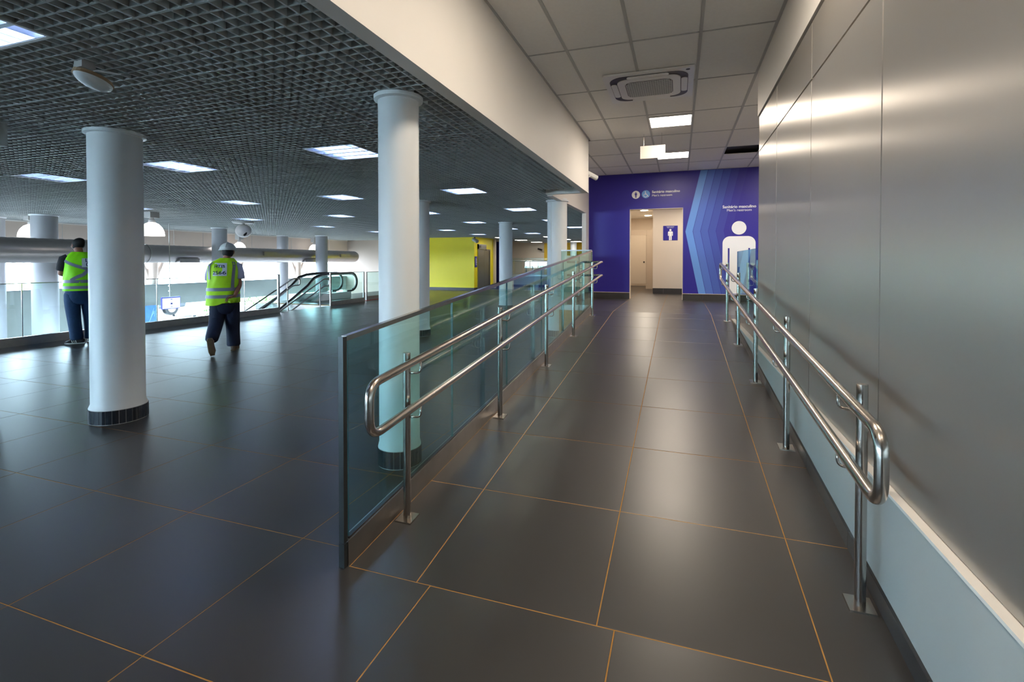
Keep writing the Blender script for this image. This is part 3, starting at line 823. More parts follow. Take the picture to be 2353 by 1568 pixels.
m = MB(); m.tube(fillet([(1.18, 6.3, LZ + .73), (1.18, 8.30, LZ + .88), (1.18, 8.30, LZ + .64), (1.18, 6.3, LZ + .49)], .07), .021, 16); m.build('rail', M_STEEL, h3, smooth=40)
for z in (.88, .64):
    m = MB(); m.tube(fillet([(1.12, 8.25, LZ + z - .075), (1.18, 8.23, LZ + z - .078), (1.18, 8.23, LZ + z - .015)], .05), .006, 8); m.build('bracket', M_STEEL, po)

# ------------------------------------------------------------------ void: balustrades at the floor edge
def hall_rail(label, x, cuts, zt=1.06, gm=M_GLASS2, ends=(True, True)):
    t = thing('glass_balustrade', label, 'balustrade', (x, cuts[0], 0))
    for a, b in zip(cuts, cuts[1:]): pane(x, a + .005, b - .005, .12, .12, zt, zt).build('glass_panel', [gm, M_EDGE], t)
    m = MB(); m.box(x - .035, x + .035, cuts[0], cuts[-1], -.02, .15); m.build('base_channel', M_STEEL_D, t)
    m = MB(); m.box(x - .009, x + .009, cuts[0], cuts[-1], zt, zt + .014); m.build('top_rail', M_STEEL_D, t)
    for c in cuts[1:-1]:
        m = MB(); m.box(x - .008, x + .008, c - .006, c + .006, .15, zt); m.build('joint_strip', M_STEEL, t)
    for e, c in zip(ends, (cuts[0], cuts[-1])):
        if e: m = MB(); m.box(x - .02, x + .02, c - .03, c + .03, .0, zt + .014); m.build('end_post', M_STEEL_D, t)
    return t
hall_rail('long clear glass balustrade at the floor edge behind the two men', -10.68, [-11.9, -10.4, -8.2, -6.0, -3.75, -1.5, 0.75, 2.98, 5.22, 7.52, 9.78, 10.92], ends=(False, True))
hall_rail('short green glass balustrade in front of the escalator handrail loops', -10.68, [13.10, 14.86], 1.06, M_GLASS3)
hall_rail('green glass balustrade past the escalators with a red strip at its foot', -10.95, [15.4, 17.2, 19.0], 1.04, M_GLASS3)
m = MB(); m.box(-10.90, -10.78, 15.1, 18.6, 0.001, 0.006)
tag(m.build('floor_strip', mat('red strip', lin(240, 60, 30), 0.5), origin=(-10.84, 16.8, 0)), 'red strip on the floor at the foot of the green glass balustrade', 'floor strip')

# escalator descending along the void
es = thing('escalator', 'escalator with black handrails on glass sides dropping into the void', 'escalator', (-12.75, 15.5, 0))
ESL = 0.56
ez = lambda y: 0.0 if y > 14.7 else (y - 14.7) * ESL
for sx in (-12.4, -13.1):
    top = [(sx, y, ez(y) + .98) for y in (5.0, 9.0, 14.0)] + [(sx, 14.35, .87), (sx, 14.75, .965), (sx, 15.2, .99), (sx, 16.4, .99)]
    loop = [(sx, 16.45 + .36 * math.sin(a), .63 + .36 * math.cos(a)) for a in [PI * k / 10 for k in range(0, 11)]]
    m = MB(); m.tube(top[:3] + top[3:] + loop + [(sx, 16.2, .27)], .035, 10); m.build('handrail_belt', M_BPLAST, es, smooth=True)
    off = -.055
    m = MB(); m.tube([(p[0], p[1], p[2] + off) for p in top] + [(sx, 16.45 + .30 * math.sin(a), .63 + .30 * math.cos(a)) for a in [PI * k / 10 for k in range(0, 11)]], .022, 8)
    m.build('light_strip', mat('white handrail strip', lin(236, 240, 244), 0.3), es, smooth=True)
    m = MB(); m.hexa([(sx - .005, 5, ez(5) + .25), (sx + .005, 5, ez(5) + .25), (sx + .005, 14.7, .25), (sx - .005, 14.7, .25), (sx - .005, 5, ez(5) + .92), (sx + .005, 5, ez(5) + .92), (sx + .005, 14.7, .92), (sx - .005, 14.7, .92)])
    m.box(sx - .005, sx + .005, 14.7, 16.6, .25, .92); m.build('side_glass', M_GLASS3, es)
    m = MB(); m.hexa([(sx - .1, 5, ez(5) - .4), (sx + .1, 5, ez(5) - .4), (sx + .1, 14.7, -.4), (sx - .1, 14.7, -.4), (sx - .1, 5, ez(5) + .25), (sx + .1, 5, ez(5) + .25), (sx + .1, 14.7, .25), (sx - .1, 14.7, .25)])
    m.box(sx - .1, sx + .1, 14.7, 16.3, 0, .25); m.build('skirt', mat('satin escalator skirt', (.62, .63, .64), .3, .8), es)
m = MB()
for k in range(18):
    y = 14.6 - .4 * k; m.box(-13.0, -12.5, y - .4, y, ez(y) - .25, ez(y) - .0)
m.build('steps', mat('ribbed step', (.12, .12, .13), .5, .5), es)
# stair beside it
st = thing('staircase', 'staircase beside the escalator seen through the gap in the balustrade', 'stairs', (-11.5, 13, 0))
for k in range(16):
    y = 13.05 - .30 * k; m = MB(); m.box(-12.15, -10.78, y - .30, y, -.165 * (k + 1) - .2, -.165 * (k + 1)); m.build('step', M_CONC, st)
sr = thing('handrail', 'steel double handrail descending the stairs in the balustrade gap', 'handrail', (-10.86, 12.7, 0))
SL = .47
zs = lambda y: .87 + (y - 13.0) * SL
m = MB(); m.tube(fillet([(-10.86, 6.5, zs(6.5)), (-10.86, 13.0, .87), (-10.86, 13.25, .87), (-10.86, 13.25, .64), (-10.86, 13.0, .64), (-10.86, 6.5, zs(6.5) - .23)], .07), .021, 10); m.build('rail', M_STEEL_D, sr, smooth=40)
for y in (12.75, 11.4, 10.0, 8.6):
    m = MB(); zt_ = zs(y) - .02; m.tube([(-10.80, y, zt_ - .85), (-10.80, y, zt_)], .02, 10); m.build('post', M_STEEL_D, sr, smooth=40)
sr2 = thing('handrail', 'steel handrail on the far side of the stairs behind the clear glass', 'handrail', (-12.1, 11, -1))
m = MB(); m.tube(fillet([(-12.1, 6.5, zs(6.5)), (-12.1, 13.0, .87), (-12.1, 13.3, .87), (-12.1, 13.3, .64), (-12.1, 13.0, .64), (-12.1, 6.5, zs(6.5) - .23)], .07), .021, 10); m.build('rail', M_STEEL_D, sr2, smooth=40)
for y in (12.75, 10.0):
    m = MB(); m.tube([(-12.1, y, zs(y) - .85), (-12.1, y, zs(y))], .02, 10); m.build('post', M_STEEL_D, sr2, smooth=40)

# ------------------------------------------------------------------ lower level, facade
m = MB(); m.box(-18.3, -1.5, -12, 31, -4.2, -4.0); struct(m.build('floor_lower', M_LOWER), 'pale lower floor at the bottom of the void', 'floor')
fw = MB()
fw.box(-18.25, -17.9, -12, 23.4, 1.95, 3.4)            # beam over the openings
m_sp = MB(); m_sp.box(-18.25, -18.0, -12, 23.4, -0.16, 0.58); m_sp.box(-18.25, -18.0, -12, 12.35, -4.1, -0.16)
facade = struct(fw.build('wall_facade', M_BEIGE), 'beige beam above the long facade opening behind the void', 'wall')
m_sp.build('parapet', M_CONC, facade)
for y in [-2 + 2.35 * k for k in range(11)]:
    m = MB(); m.box(-17.9, -17.894, y - .006, y + .006, 1.95, 2.60); m.build('panel_joint', M_GPLAST, facade)
m = MB(); m.box(-17.95, -17.88, -6, 23.4, 2.585, 2.615); m.build('edge_bead', M_WHITE, facade)
m = MB(); m.box(-18.26, -17.97, -6, 23.4, .58, .60); m.build('parapet_cap', mat('dark cap', lin(92, 96, 98), .6), facade)
for y, lab in ((12.82, 'beige branching facade column behind the glass beside the helmeted man'), (20.1, 'beige branching facade column at the far end of the facade'), (16.4, 'beige branching facade column half way along the facade'), (5.5, 'beige branching facade column behind the near duct')):
    t = thing('branching_column', lab, 'column', (-18.45, y, -4))
    m = MB(); m.tube([(-18.45, y, -4), (-18.45, y, 3.0)], .19, 16); m.build('trunk', M_BEIGE, t, smooth=40)
    for s in (-1, 1):
        m = MB(); m.tube([(-18.45, y + s * .1, .55), (-18.45, y + s * .18, .95), (-18.45, y + s * .42, 1.5), (-18.45, y + s * .8, 2.1)], .075, 10); m.build('branch', M_BEIGE, t, smooth=True)

# ------------------------------------------------------------------ hall end walls
m = MB(); m.box(-18.25, -13.1, 23.4, 23.6, -4.1, 3.4); struct(m.build('wall_far', mat('tan paint', lin(158, 143, 130), .7, 0, .02, 2)), 'cream wall closing the far end of the void', 'wall')
m = MB(); m.box(-18.3, 1.1, -12.2, -12, -4.2, 0.3); m.box(-18.3, 1.1, -12.2, -12, 2.5, 3.7); m.box(-7.87, 1.1, -12.2, -12, .3, 2.5)
struct(m.build('wall_rear', M_CREAM), 'cream wall with an added window opening at the back of the hall', 'wall')
m = MB()  # unseen window, added behind the camera to let in sky light
for k in range(8): m.box(-18.3 + 1.49 * k, -18.24 + 1.49 * k, -12.13, -12.07, 0.3, 2.5)
m.box(-18.3, -7.85, -12.13, -12.07, 0.3, .36); m.box(-18.3, -7.85, -12.13, -12.07, 2.44, 2.5)
wn = struct(m.build('fill_window_1', M_GPLAST), 'unseen long window added at the back of the hall for sky light', 'window')
for k in range(7): m = MB(); m.box(-18.24 + 1.49 * k, -16.81 + 1.49 * k, -12.105, -12.095, .36, 2.44); m.build('pane', M_GLASS2, wn)
ev = MB(); ev.box(-13.1, -9.5, 22.1, 24.7, -0.1, 3.25)
core = struct(ev.build('wall_core', M_YELLOW), 'bright yellow elevator block at the end of the hall', 'wall')
m = MB(); m.box(-13.1, -9.488, 22.088, 22.1, 0, .14); m.box(-9.5, -9.488, 22.088, 22.5, 0, .14); m.box(-9.5, -9.488, 24.15, 24.7, 0, .14); struct(m.build('baseboard_core', M_BASE), 'dark baseboard around the yellow elevator block', 'baseboard')
lift = thing('elevator_door', 'steel elevator door in the side of the yellow block', 'elevator door', (-9.5, 23.3, 0))
SS = mat('elevator steel', (.30, .29, .27), .3, .95)
m = MB(); m.box(-9.5, -9.45, 22.5, 22.6, 0, 2.3); m.box(-9.5, -9.45, 24.05, 24.15, 0, 2.0); m.box(-9.5, -9.45, 22.5, 23.6, 2.05, 2.3); m.box(-9.5, -9.45, 23.6, 24.15, 2.0, 2.06); m.build('frame', SS, lift)
for a, b in ((22.6, 23.32), (23.33, 24.05)):
    m = MB(); m.box(-9.5, -9.475, a, b, 0, 2.04); m.build('door_leaf', SS, lift)
m = MB(); m.box(-9.46, -9.44, 22.62, 22.85, 2.12, 2.24); m.build('indicator', M_BPLAST, lift)
ip = thing('elevator_sign', 'narrow indigo sign beside the elevator door', 'sign', (-9.49, 22.3, 1.4))
m = MB(); m.box(-9.5, -9.47, 22.16, 22.40, 1.15, 1.68); m.build('plate', M_BLUE, ip)
m = MB()
for k in range(6): m.box(-9.47, -9.468, 22.22, 22.22 + .1 + .05 * (k % 2), 1.56 - .06 * k, 1.585 - .06 * k)
m.build('print_lines', M_PRINTW, ip)
sc = thing('security_camera', 'grey security camera on the corner of the yellow block', 'camera', (-9.4, 22.0, 2.5))
m = MB(); m.tube([(-9.50, 22.02, 2.50), (-9.22, 21.82, 2.40)], .09, 12); m.build('body', M_GPLAST, sc, smooth=40)
m = MB(); m.tube([(-9.42, 21.98, 2.53), (-9.44, 22.04, 2.62)], .03, 8); m.build('bracket', M_BPLAST, sc)

pf = MB(); pf.box(-9.5, -2.2, 26.2, 31, -0.1, 0.58)
struct(pf.build('platform', M_PLINTH), 'pale raised platform beyond the yellow elevator block', 'platform')
m = MB(); m.box(-14, -9.5, 24.9, 31, -.45, -.01); struct(m.build('floor_back', M_BASE), 'dark floor behind the elevator block', 'floor')
m = MB(); m.box(-9.5, -2.2, 26.19, 26.2, 0, .13); struct(m.build('baseboard_platform', M_BASE), 'dark baseboard under the pale platform', 'baseboard')
m = MB(); m.box(-18.3, -9.4, 24.7, 24.9, -4.1, 3.25); struct(m.build('wall_core_rear', M_CREAM), 'cream wall behind the elevator block', 'wall')
bwall = MB(); bwall.box(-14, -2.1, 31, 31.2, -0.1, 3.25); bwall.box(-14.1, -14, 24.7, 31.2, -.45, 3.25)
bwo = struct(bwall.build('wall_beyond', M_CREAM), 'cream wall at the far end beyond the platform', 'wall')
m = MB(); m.box(-12.9, -10.9, 30.97, 31.0, 0, 2.75); m.build('navy_panel', M_BLUE2, bwo)
m = MB(); m.box(-8.35, -5.2, 30.97, 31.0, .58, 2.62); m.build('amber_panel', M_YELLOW2, bwo)
column(-6.25, 30.2, 0.2, 0.22, 'white column in front of the amber wall beyond the side wall opening', 0.58)
pr = thing('platform_railing', 'glass and steel railing along the pale platform', 'railing', (-6, 26.3, .58))
xs_ = [-9.45, -8.3, -7.9, -6.9, -6.0, -5.0, -4.0, -3.0, -2.25]
for a, b in zip(xs_, xs_[1:]):
    m = MB(); m.box(a + .02, b - .02, 26.25, 26.262, .62, 1.63); m.build('glass_panel', M_GLASS2, pr)
for x in (-9.3, -9.0, -8.15, -7.75, -6.9, -5.9, -4.9, -3.9, -2.9):
    m = MB(); m.tube([(x, 26.36, .58), (x, 26.36, 1.50)], .045, 10); m.build('post', M_STEEL_D, pr, smooth=40)
m = MB(); m.tube([(-9.45, 26.36, 1.46), (-2.3, 26.36, 1.46)], .03, 10); m.build('rail', M_STEEL_D, pr, smooth=40)
m = MB(); m.box(-9.5, -2.2, 26.2, 26.3, .56, .70); m.build('base_channel', M_STEEL_D, pr)
wcam = thing('security_camera', 'small dark security camera on the far cream wall', 'camera', (-8.55, 30.9, 2.15))
m = MB(); m.tube([(-8.7, 30.72, 2.25), (-8.42, 30.67, 2.17)], .055, 10); m.build('body', M_BPLAST, wcam)
m = MB(); m.tube(fillet([(-8.5, 30.75, 2.2), (-8.45, 30.85, 2.05), (-8.35, 30.965, 2.05)], .05), .02, 8); m.build('bracket', M_GPLAST, wcam)

# ------------------------------------------------------------------ duct in the void
du = thing('spiral_duct', 'large galvanised spiral duct hanging across the void', 'duct', (-15, 8, 1.42))
RD = 0.285
def duct_mb(pts):
    P = []; rad = []
    for a, b in zip(pts, pts[1:]):
        a = Vector(a); b = Vector(b); L = (b - a).length; n = max(2, int(L / .09))
        for i in range(n):
            P.append(a + (b - a) * (i / n)); rad.append(RD + (.006 if i % 2 else 0))
    P.append(Vector(pts[-1])); rad.append(RD)
    mb = MB(); mb.tube(P, rad, 28); return mb
duct_mb(fillet([(-14.2, -11.9, 1.70), (-14.2, 9.3, 1.70), (-16.2, 10.5, 1.69), (-16.2, 21.7, 1.68)], .9, 8)).build('pipe', M_DUCT, du, smooth=50)
m = MB(); m.lathe([(0, .22), (.14, .20), (.24, .12), (RD, 0)], (0, 0, 0), 28)
m.v = [(-16.2 + a, 21.7 + c, 1.68 + b) for a, b, c in m.v]; m.build('end_cap', M_DUCT, du, smooth=True)
for y, x in ((11.05, -16.2), (8.1, -14.2), (3.0, -14.2)):
    m = MB(); m.tube([(x, y - .02, 1.69), (x, y + .02, 1.69)], RD + .018, 28); m.build('joint_band', M_STEEL_D, du, smooth=40)
for y, x, z in ((12.33, -15.95, 1.47), (15.84, -15.92, 1.75), (18.2, -15.95, 1.47), (20.6, -15.92, 1.72), (8.0, -13.95, 1.44)):
    m = MB(); m.box(x - .16, x + .06, y - .36, y + .36, z - .075, z + .075); vo = m.build('diffuser_box', M_DUCT, du)
    m = MB()
    for k in range(5): m.box(x + .06, x + .072, y - .32, y + .32, z - .06 + .026 * k, z - .05 + .026 * k)
    m.build('vent_slats', M_STEEL_D, vo)
for y, x in ((6.0, -14.2), (12.0, -16.2), (15.0, -16.2), (17.0, -16.2), (19.8, -16.2)):
    m = MB(); m.tube([(x, y, 1.69 + RD), (x, y, ZH + .04)], .006, 6); m.build('hanger_rod', M_STEEL_D, du)

# dome pendant lights
def dome_lamp(x, y, zb, r, label):
    t = thing('pendant_light', label, 'pendant light', (x, y, zb))
    m = MB(); m.lathe([(r, 0), (r * .96, .10 * r / .27), (r * .82, .2 * r / .27), (r * .55, .29 * r / .27), (r * .25, .335 * r / .27), (.06, .34 * r / .27)], (x, y, zb), 28)
    m.build('dome', mat('lit acrylic dome', lin(240, 240, 238), .4, emit=(1, .97, .93), estr=1.6), t, smooth=True)
    zt_ = zb + .34 * r / .27
    m = MB(); m.lathe([(.07, 0), (.075, .05), (.05, .08), (.05, .12)], (x, y, zt_ - .01), 16); m.build('neck', M_GPLAST, t, smooth=40)
    m = MB(); m.box(x - .11, x + .11, y - .11, y + .11, zt_ + .1, ZH + .01); m.build('gear_box', M_GPLAST, t)
dome_lamp(-11.93, 8.30, 2.056, .26, 'glowing white dome light beside the wide free-standing column')
dome_lamp(-16.05, 8.06, 2.078, .27, 'glowing white dome light half hidden by the thick void column')
dome_lamp(-17.23, 15.54, 1.924, .25, 'glowing white dome light below the white ceiling sphere')
dome_lamp(-16.05, 13.62, 2.094, .23, 'glowing white dome light half hidden by the column behind the helmeted man')
dome_lamp(-17.25, 19.95, 1.98, .24, 'glowing white dome light half hidden by the column above the escalator')
# white sphere unit under the ceiling
sp = thing('ceiling_sphere', 'white ball shaped unit on a round plate under the cell ceiling', 'ceiling sphere', (-12.2, 11.15, 2.355))
m = MB(); m.lathe([(.0, .2)] + [(.215 * math.sin(a), .195 * math.cos(a)) for a in [PI * k / 14 for k in range(1, 14)]] + [(0, -.195)], (-12.2, 11.15, 2.345), 28); so = m.build('ball', mat('ball shell', lin(214, 206, 202), .35), sp, smooth=True)
m = MB(); m.lathe([(0, 0), (.27, 0), (.30, .04), (.30, .055), (0, .055)], (-12.2, 11.15, 2.565), 28); m.build('plate', M_GPLAST, sp, smooth=40)
m = MB(); m.lathe([(0, .02), (.05, .012), (.06, 0)], (0, 0, 0), 14); m.v = [(-12.02 + a, 11.05 + b * .6 - c, 2.24 + b) for a, b, c in m.v]; m.build('lens', M_BPLAST, so)
m = MB(); m.tube([(-12.2, 11.15, 2.53), (-12.2, 11.15, 2.57)], .04, 10); m.build('stem', M_GPLAST, sp)
# loose oval fitting dangling from the cell grid
of = thing('oval_light', 'loose oval white ceiling fitting dangling on blue wires from the cell grid', 'ceiling fitting', (-3.37, 2.0, 2.55))
m = MB()
rings = []
for k in range(7):
    a = k / 6 * PI / 2; s_ = math.cos(a) if k < 6 else .05
    rings.append([(-3.375 + .075 * s_ * math.cos(t_) - .02 * math.sin(t_) * s_, 2.01 + .112 * s_ * math.sin(t_), 2.548 - .045 * math.sin(a) + .03 * s_ * math.sin(t_) * -.6) for t_ in [2 * PI * j / 24 for j in range(24)]])
m.rings(rings); m.build('diffuser', mat('opal plastic', lin(212, 216, 216), .25), of, smooth=40)
m = MB(); m.rings([[(p[0] * 1 + (p[0] + 3.375) * .07, p[1] + (p[1] - 2.01) * .07, p[2] + .001) for p in rings[0]], [(p[0], p[1], p[2] + .022) for p in rings[0]]]); m.build('rim', mat('tan rim', lin(178, 150, 118), .5), of)
m = MB(); m.box(-3.36, -3.29, 1.90, 1.97, 2.585, 2.63); m.build('clip', M_GPLAST, of)
m = MB(); m.hexa([(-3.36, 2.0, 2.60), (-3.33, 2.0, 2.60), (-3.30, 2.12, 2.615), (-3.33, 2.12, 2.615), (-3.36, 2.0, 2.605), (-3.33, 2.0, 2.605), (-3.30, 2.12, 2.62), (-3.33, 2.12, 2.62)]); m.build('spring_arm', M_WPLAST, of)
for k in range(2):
    m = MB(); m.tube(fillet([(-3.36, 1.95 + .02 * k, 2.65), (-3.34 + .02 * k, 1.90, 2.61), (-3.37, 1.92, 2.575)], .03), .004, 6); m.build('wire', mat('blue wire', lin(20, 40, 120), .4), of)
# box and post cropped at the frame edge
eb = thing('ceiling_box', 'pale hanging box on the cell grid above the grey stand', 'ceiling box', (-5.6, 2.42, ZH))
m = MB(); m.box(-5.85, -5.376, 2.40, 2.55, 2.42, 2.61); m.build('body', M_PLINTH, eb); m = MB(); m.box(-5.87, -5.366, 2.39, 2.56, 2.61, 2.622); m.build('flange', M_PLINTH, eb)
tt = thing('stand', 'tall blue grey floor stand under the pale hanging box', 'stand', (-5.85, 2.62, 0))
m = MB(); m.box(-6.10, -5.665, 2.47, 2.60, 0.03, 1.44); m.build('body', mat('blue grey laminate', lin(120, 140, 158), .4), tt); m = MB(); m.box(-6.09, -5.667, 2.46, 2.60, 0, .03); m.build('foot', M_STEEL_D, tt)

# monitor and poster in the void
mo = thing('monitor', 'flat monitor showing a pale blue page on a pole in the void', 'monitor', (-15, 11, 0))
m = MB(); m.box(-15.03, -14.985, 10.70, 11.29, -.04, .335); m.build('frame', mat('violet bezel', lin(70, 70, 170), .4), mo)
m = MB(); m.box(-14.985, -14.98, 10.715, 11.275, -.02, .30); sco = m.build('screen', mat('lit screen', lin(200, 205, 250), .4, emit=lin(186, 188, 250), estr=.8), mo)
m = MB()
for z, h in ((.25, .02), (.10, .05), (.02, .015)): m.box(-14.98, -14.978, 10.97, 11.03, z, z + h)
m.build('page_marks', M_INK, sco)
m = MB(); m.tube([(-15.05, 11.0, .15), (-15.05, 11.0, ZH + .03)], .014, 8); m.build('pole', M_STEEL_D, mo)
for z in (.5, .66): 
    m = MB(); m.box(-15.08, -15.02, 10.97, 11.03, z, z + .03); m.build('clamp', M_STEEL_D, mo)
po_ = thing('poster_board', 'blue poster board with a pale map behind the clear glass', 'poster', (-17.5, 12.1, -1.3))
m = MB(); m.box(-17.56, -17.5, 11.92, 12.32, -1.3, -.11); m.build('board', mat('blue poster', lin(60, 120, 190), .5, 0, .35, 6), po_)
m = MB()
for k in range(4): m.tube([(-17.49, 12.0 + .04 * k, -.75 + .1 * k), (-17.49, 12.1 + .05 * k, -.5 + .07 * k), (-17.49, 12.2, -.2 - .1 * k)], .012, 5)
m.build('map_lines', mat('pale map print', lin(150, 190, 225), .5), po_)
for y in (11.96, 12.28):
    m = MB(); m.tube([(-17.53, y, -4), (-17.53, y, -1.3)], .02, 8); m.build('leg', M_STEEL_D, po_)

# ------------------------------------------------------------------ people
def skin_mesh(name, verts, edges, root, parent, mtl, lvl=2):
    """verts: name -> (world co, radius)"""
    keys = list(verts); ix = {k: i for i, k in enumerate(keys)}; o0 = ORG[parent.name]
    me = bpy.data.meshes.new(name)
    me.from_pydata([tuple(Vector(verts[k][0]) - o0) for k in keys], [(ix[a], ix[b]) for a, b in edges], [])
    me.materials.append(mtl)
    o = bpy.data.objects.new(name, me); COL.objects.link(o); o.parent = parent; ORG[o.name] = o0
    sk = o.modifiers.new('skin', 'SKIN'); sk.use_smooth_shade = True
    if not me.skin_vertices: 
        bm = bmesh.new(); bm.from_mesh(me); bm.verts.layers.skin.verify(); bm.to_mesh(me); bm.free()
    for k in keys:
        sv = me.skin_vertices[0].data[ix[k]]; r = verts[k][1]
        sv.radius = r if isinstance(r, tuple) else (r, r); sv.use_root = (k == root)
    sb = o.modifiers.new('sub', 'SUBSURF'); sb.levels = lvl; sb.render_levels = lvl
    return o
def person(name, label, base, J, torso, vest_m, shirt_m, pant_m, shoe_fn, extras, sleeves, legs, hem, group=None):
    px_, py_ = base; dv = Vector((px_, py_, 0)).normalized()
    Rv = Vector((dv.y, -dv.x, 0)); Av = dv; B0 = Vector((px_, py_, 0))
    L = lambda p: B0 + Rv * p[0] + Av * p[1] + Vector((0, 0, p[2]))
    t = thing('person', label, 'person', (px_, py_, 0), group)
    V = {k: (L(c), r) for k, (c, r) in J.items()}
    E_ = [('pelvis', 'waist'), ('waist', 'chest'), ('chest', 'neck'), ('neck', 'skull'), ('skull', 'crown'), ('skull', 'nose')]
    for s in 'LR':
        E_ += [('chest', s + 'sh'), (s + 'sh', s + 'el'), (s + 'el', s + 'wr'), ('pelvis', s + 'hip'), (s + 'hip', s + 'kn'), (s + 'kn', s + 'an'), (s + 'an', s + 'toe')]
    skin_mesh('body', V, E_, 'pelvis', t, M_SKIN)
    def ring_at(z):
        for a, b in zip(torso, torso[1:]):
            if z <= b[0]: 
                k = max(0, (z - a[0]) / (b[0] - a[0])); return [a[i] + (b[i] - a[i]) * k for i in range(5)]
        return torso[-1]
    def surf(th, z, off=0.0, zr=None):
        r = ring_at(z); c, s = math.cos(th), math.sin(th)
        p = 0.86
        x = (abs(c) ** p) * (1 if c > 0 else -1); y = (abs(s) ** p) * (1 if s > 0 else -1)
        return L((r[1] + (r[3] + off) * x, r[2] + (r[4] + off) * y, z))
    N = 40
    zs_ = [torso[0][0] + (torso[-1][0] - torso[0][0]) * k / 22 for k in range(23)]
    m = MB()
    rings_ = []
    for i, z in enumerate(zs_):
        ring = []
        for j in range(N):
            th = 2 * PI * j / N; zz = z
            if i == 0: zz = z + hem(th)
            w = .006 * math.sin(5 * th + 9 * z) + .004 * math.sin(11 * th - 23 * z)
            ring.append(surf(th, zz, .012 + w))
        rings_.append(ring)
    m.rings(rings_, closed_caps=False); vo = m.build('vest', vest_m, t, smooth=True, fix=True)
    def strip(pts, width, mtl, nm, off=.021):
        mb = MB(); P = []
        for (a, z0), (b, z1) in zip(pts, pts[1:]):
            n = 10
            for i in range(n + (1 if (b, z1) == pts[-1] else 0)): P.append((a + (b - a) * i / n, z0 + (z1 - z0) * i / n))
        row = []
        for i, (a, z) in enumerate(P):
            q = P[min(i + 1, len(P) - 1)]; o_ = P[max(i - 1, 0)]
            rr_ = ring_at(z)[3]; du, dz = (q[0] - o_[0]) * rr_, q[1] - o_[1]; Ln = math.hypot(du, dz) or 1
            nu, nz = -dz / Ln * width / 2 / rr_, du / Ln * width / 2
            row.append((surf(a + nu, z + nz, off), surf(a - nu, z - nz, off)))
        b = len(mb.v)
        for p in row: mb.v += [tuple(p[0]), tuple(p[1])]
        for i in range(len(row) - 1): mb.face((2 * i, 2 * i + 1, 2 * i + 3, 2 * i + 2))
        return mb.build(nm, mtl, vo, smooth=True)
    for pts, w in extras['strips']: strip(pts, w, M_REFL, 'reflective_strip')
    if extras.get('patch'):
        th0, z0, z1, hw, lines = extras['patch']
        zc_ = (z0 + z1) / 2; rr_ = ring_at(zc_)[3]
        mb = MB(); n = 8
        for i in range(n + 1):
            th = th0 - hw / rr_ + 2 * hw / rr_ * i / n; mb.v += [tuple(surf(th, z0, .024)), tuple(surf(th, z1, .024))]
        for i in range(n): mb.face((2 * i, 2 * i + 2, 2 * i + 3, 2 * i + 1))
        pa = mb.build('badge', M_PATCH, vo, smooth=True)
        for body_, zl, wd_ in lines:
            text_mb(body_, wd_, 0, zl, lambda u, v, d: surf(th0 + u / rr_, v, .027 + d), .012).build('lettering', M_INK, pa)
    for pts, rr_ in sleeves:
        m = MB(); m.tube([L(p) for p in pts], rr_, 16, caps=True); m.build('sleeve', shirt_m, t, smooth=50)
    m = MB()
    for pts, rr_ in legs: m.tube([L(p) for p in pts], rr_, 20)
    a, b, c = J['pelvis'][0]
    rg = []
    for z, ra, rb in extras['seat']:
        rg.append([L((a + ra * math.cos(q), b + rb * math.sin(q), z)) for q in [2 * PI * j / 20 for j in range(20)]])
    m.rings(rg); po2 = m.build('trousers', pant_m, t, smooth=60)
    sb = po2.modifiers.new('sub', 'SUBSURF'); sb.levels = 1; sb.render_levels = 1
    shoe_fn(t, L)
    # hands with five fingers
    for s in 'LR':
        w_ = L(J[s + 'wr'][0]); e_ = L(J[s + 'el'][0]); d_ = (w_ - e_).normalized(); d_ = (d_ + (Rv * extras['hand'][s][0] + Av * extras['hand'][s][1] + Vector((0, 0, extras['hand'][s][2])))).normalized()
        side = d_.cross(Vector((0, 0, 1))).normalized(); nrm = side.cross(d_)
        m = MB(); m.tube([w_ - d_ * .01, w_ + d_ * .03, w_ + d_ * .065, w_ + d_ * .09], [(.024, .022), (.036, .018), (.041, .017), (.037, .013)], 12)
        for k, (o_, ln) in enumerate(((-.03, .062), (-.010, .074), (.011, .07), (.03, .055))):
            p0 = w_ + d_ * .082 + side * o_; p1 = p0 + d_ * ln * .5 - nrm * .008; p2 = p1 + d_ * ln * .3 - nrm * .022; p3 = p2 + d_ * ln * .12 - nrm * .02
            m.tube([p0, p1, p2, p3], [.0088, .0085, .0078, .006], 8)
        q0 = w_ + d_ * .03 + side * -.03; m.tube([q0, q0 + d_ * .03 - side * .022, q0 + d_ * .058 - side * .026 - nrm * .01], [.012, .0105, .007], 8)
        m.build('hand', M_SKIN, t, smooth=True)
    # ears, eyes, mouth, hair
    hc = J['skull'][0]; fv = Vector(extras['face']).normalized(); sv_ = Vector((fv.y, -fv.x, 0)).normalized(); up_ = Vector((0, 0, 1))
    HL = lambda a, f_, u: L(tuple(Vector(hc) + sv_ * a + fv * f_ + up_ * u))
    def ell(mb, c, rx_, ry_, rz_, n=12, z0=-1.0):
        rings2 = []
        for k in range(n + 1):
            ph = math.asin(z0) + (PI / 2 - math.asin(z0)) * k / n; r_ = max(math.cos(ph), .02)
            rings2.append([HL(c[0] + rx_ * r_ * math.cos(q), c[1] + ry_ * r_ * math.sin(q), c[2] + rz_ * math.sin(ph)) for q in [2 * PI * j / 20 for j in range(20)]])
        mb.rings(rings2)
    for s in (-1, 1):
        m = MB(); ell(m, (s * .082, -.005, -.005), .014, .02, .033, 6); m.build('ear', M_SKIN, t, smooth=True)
        m = MB(); ell(m, (s * .032, .083, .012), .014, .01, .008, 5); m.build('eye', M_BPLAST, t, smooth=True)
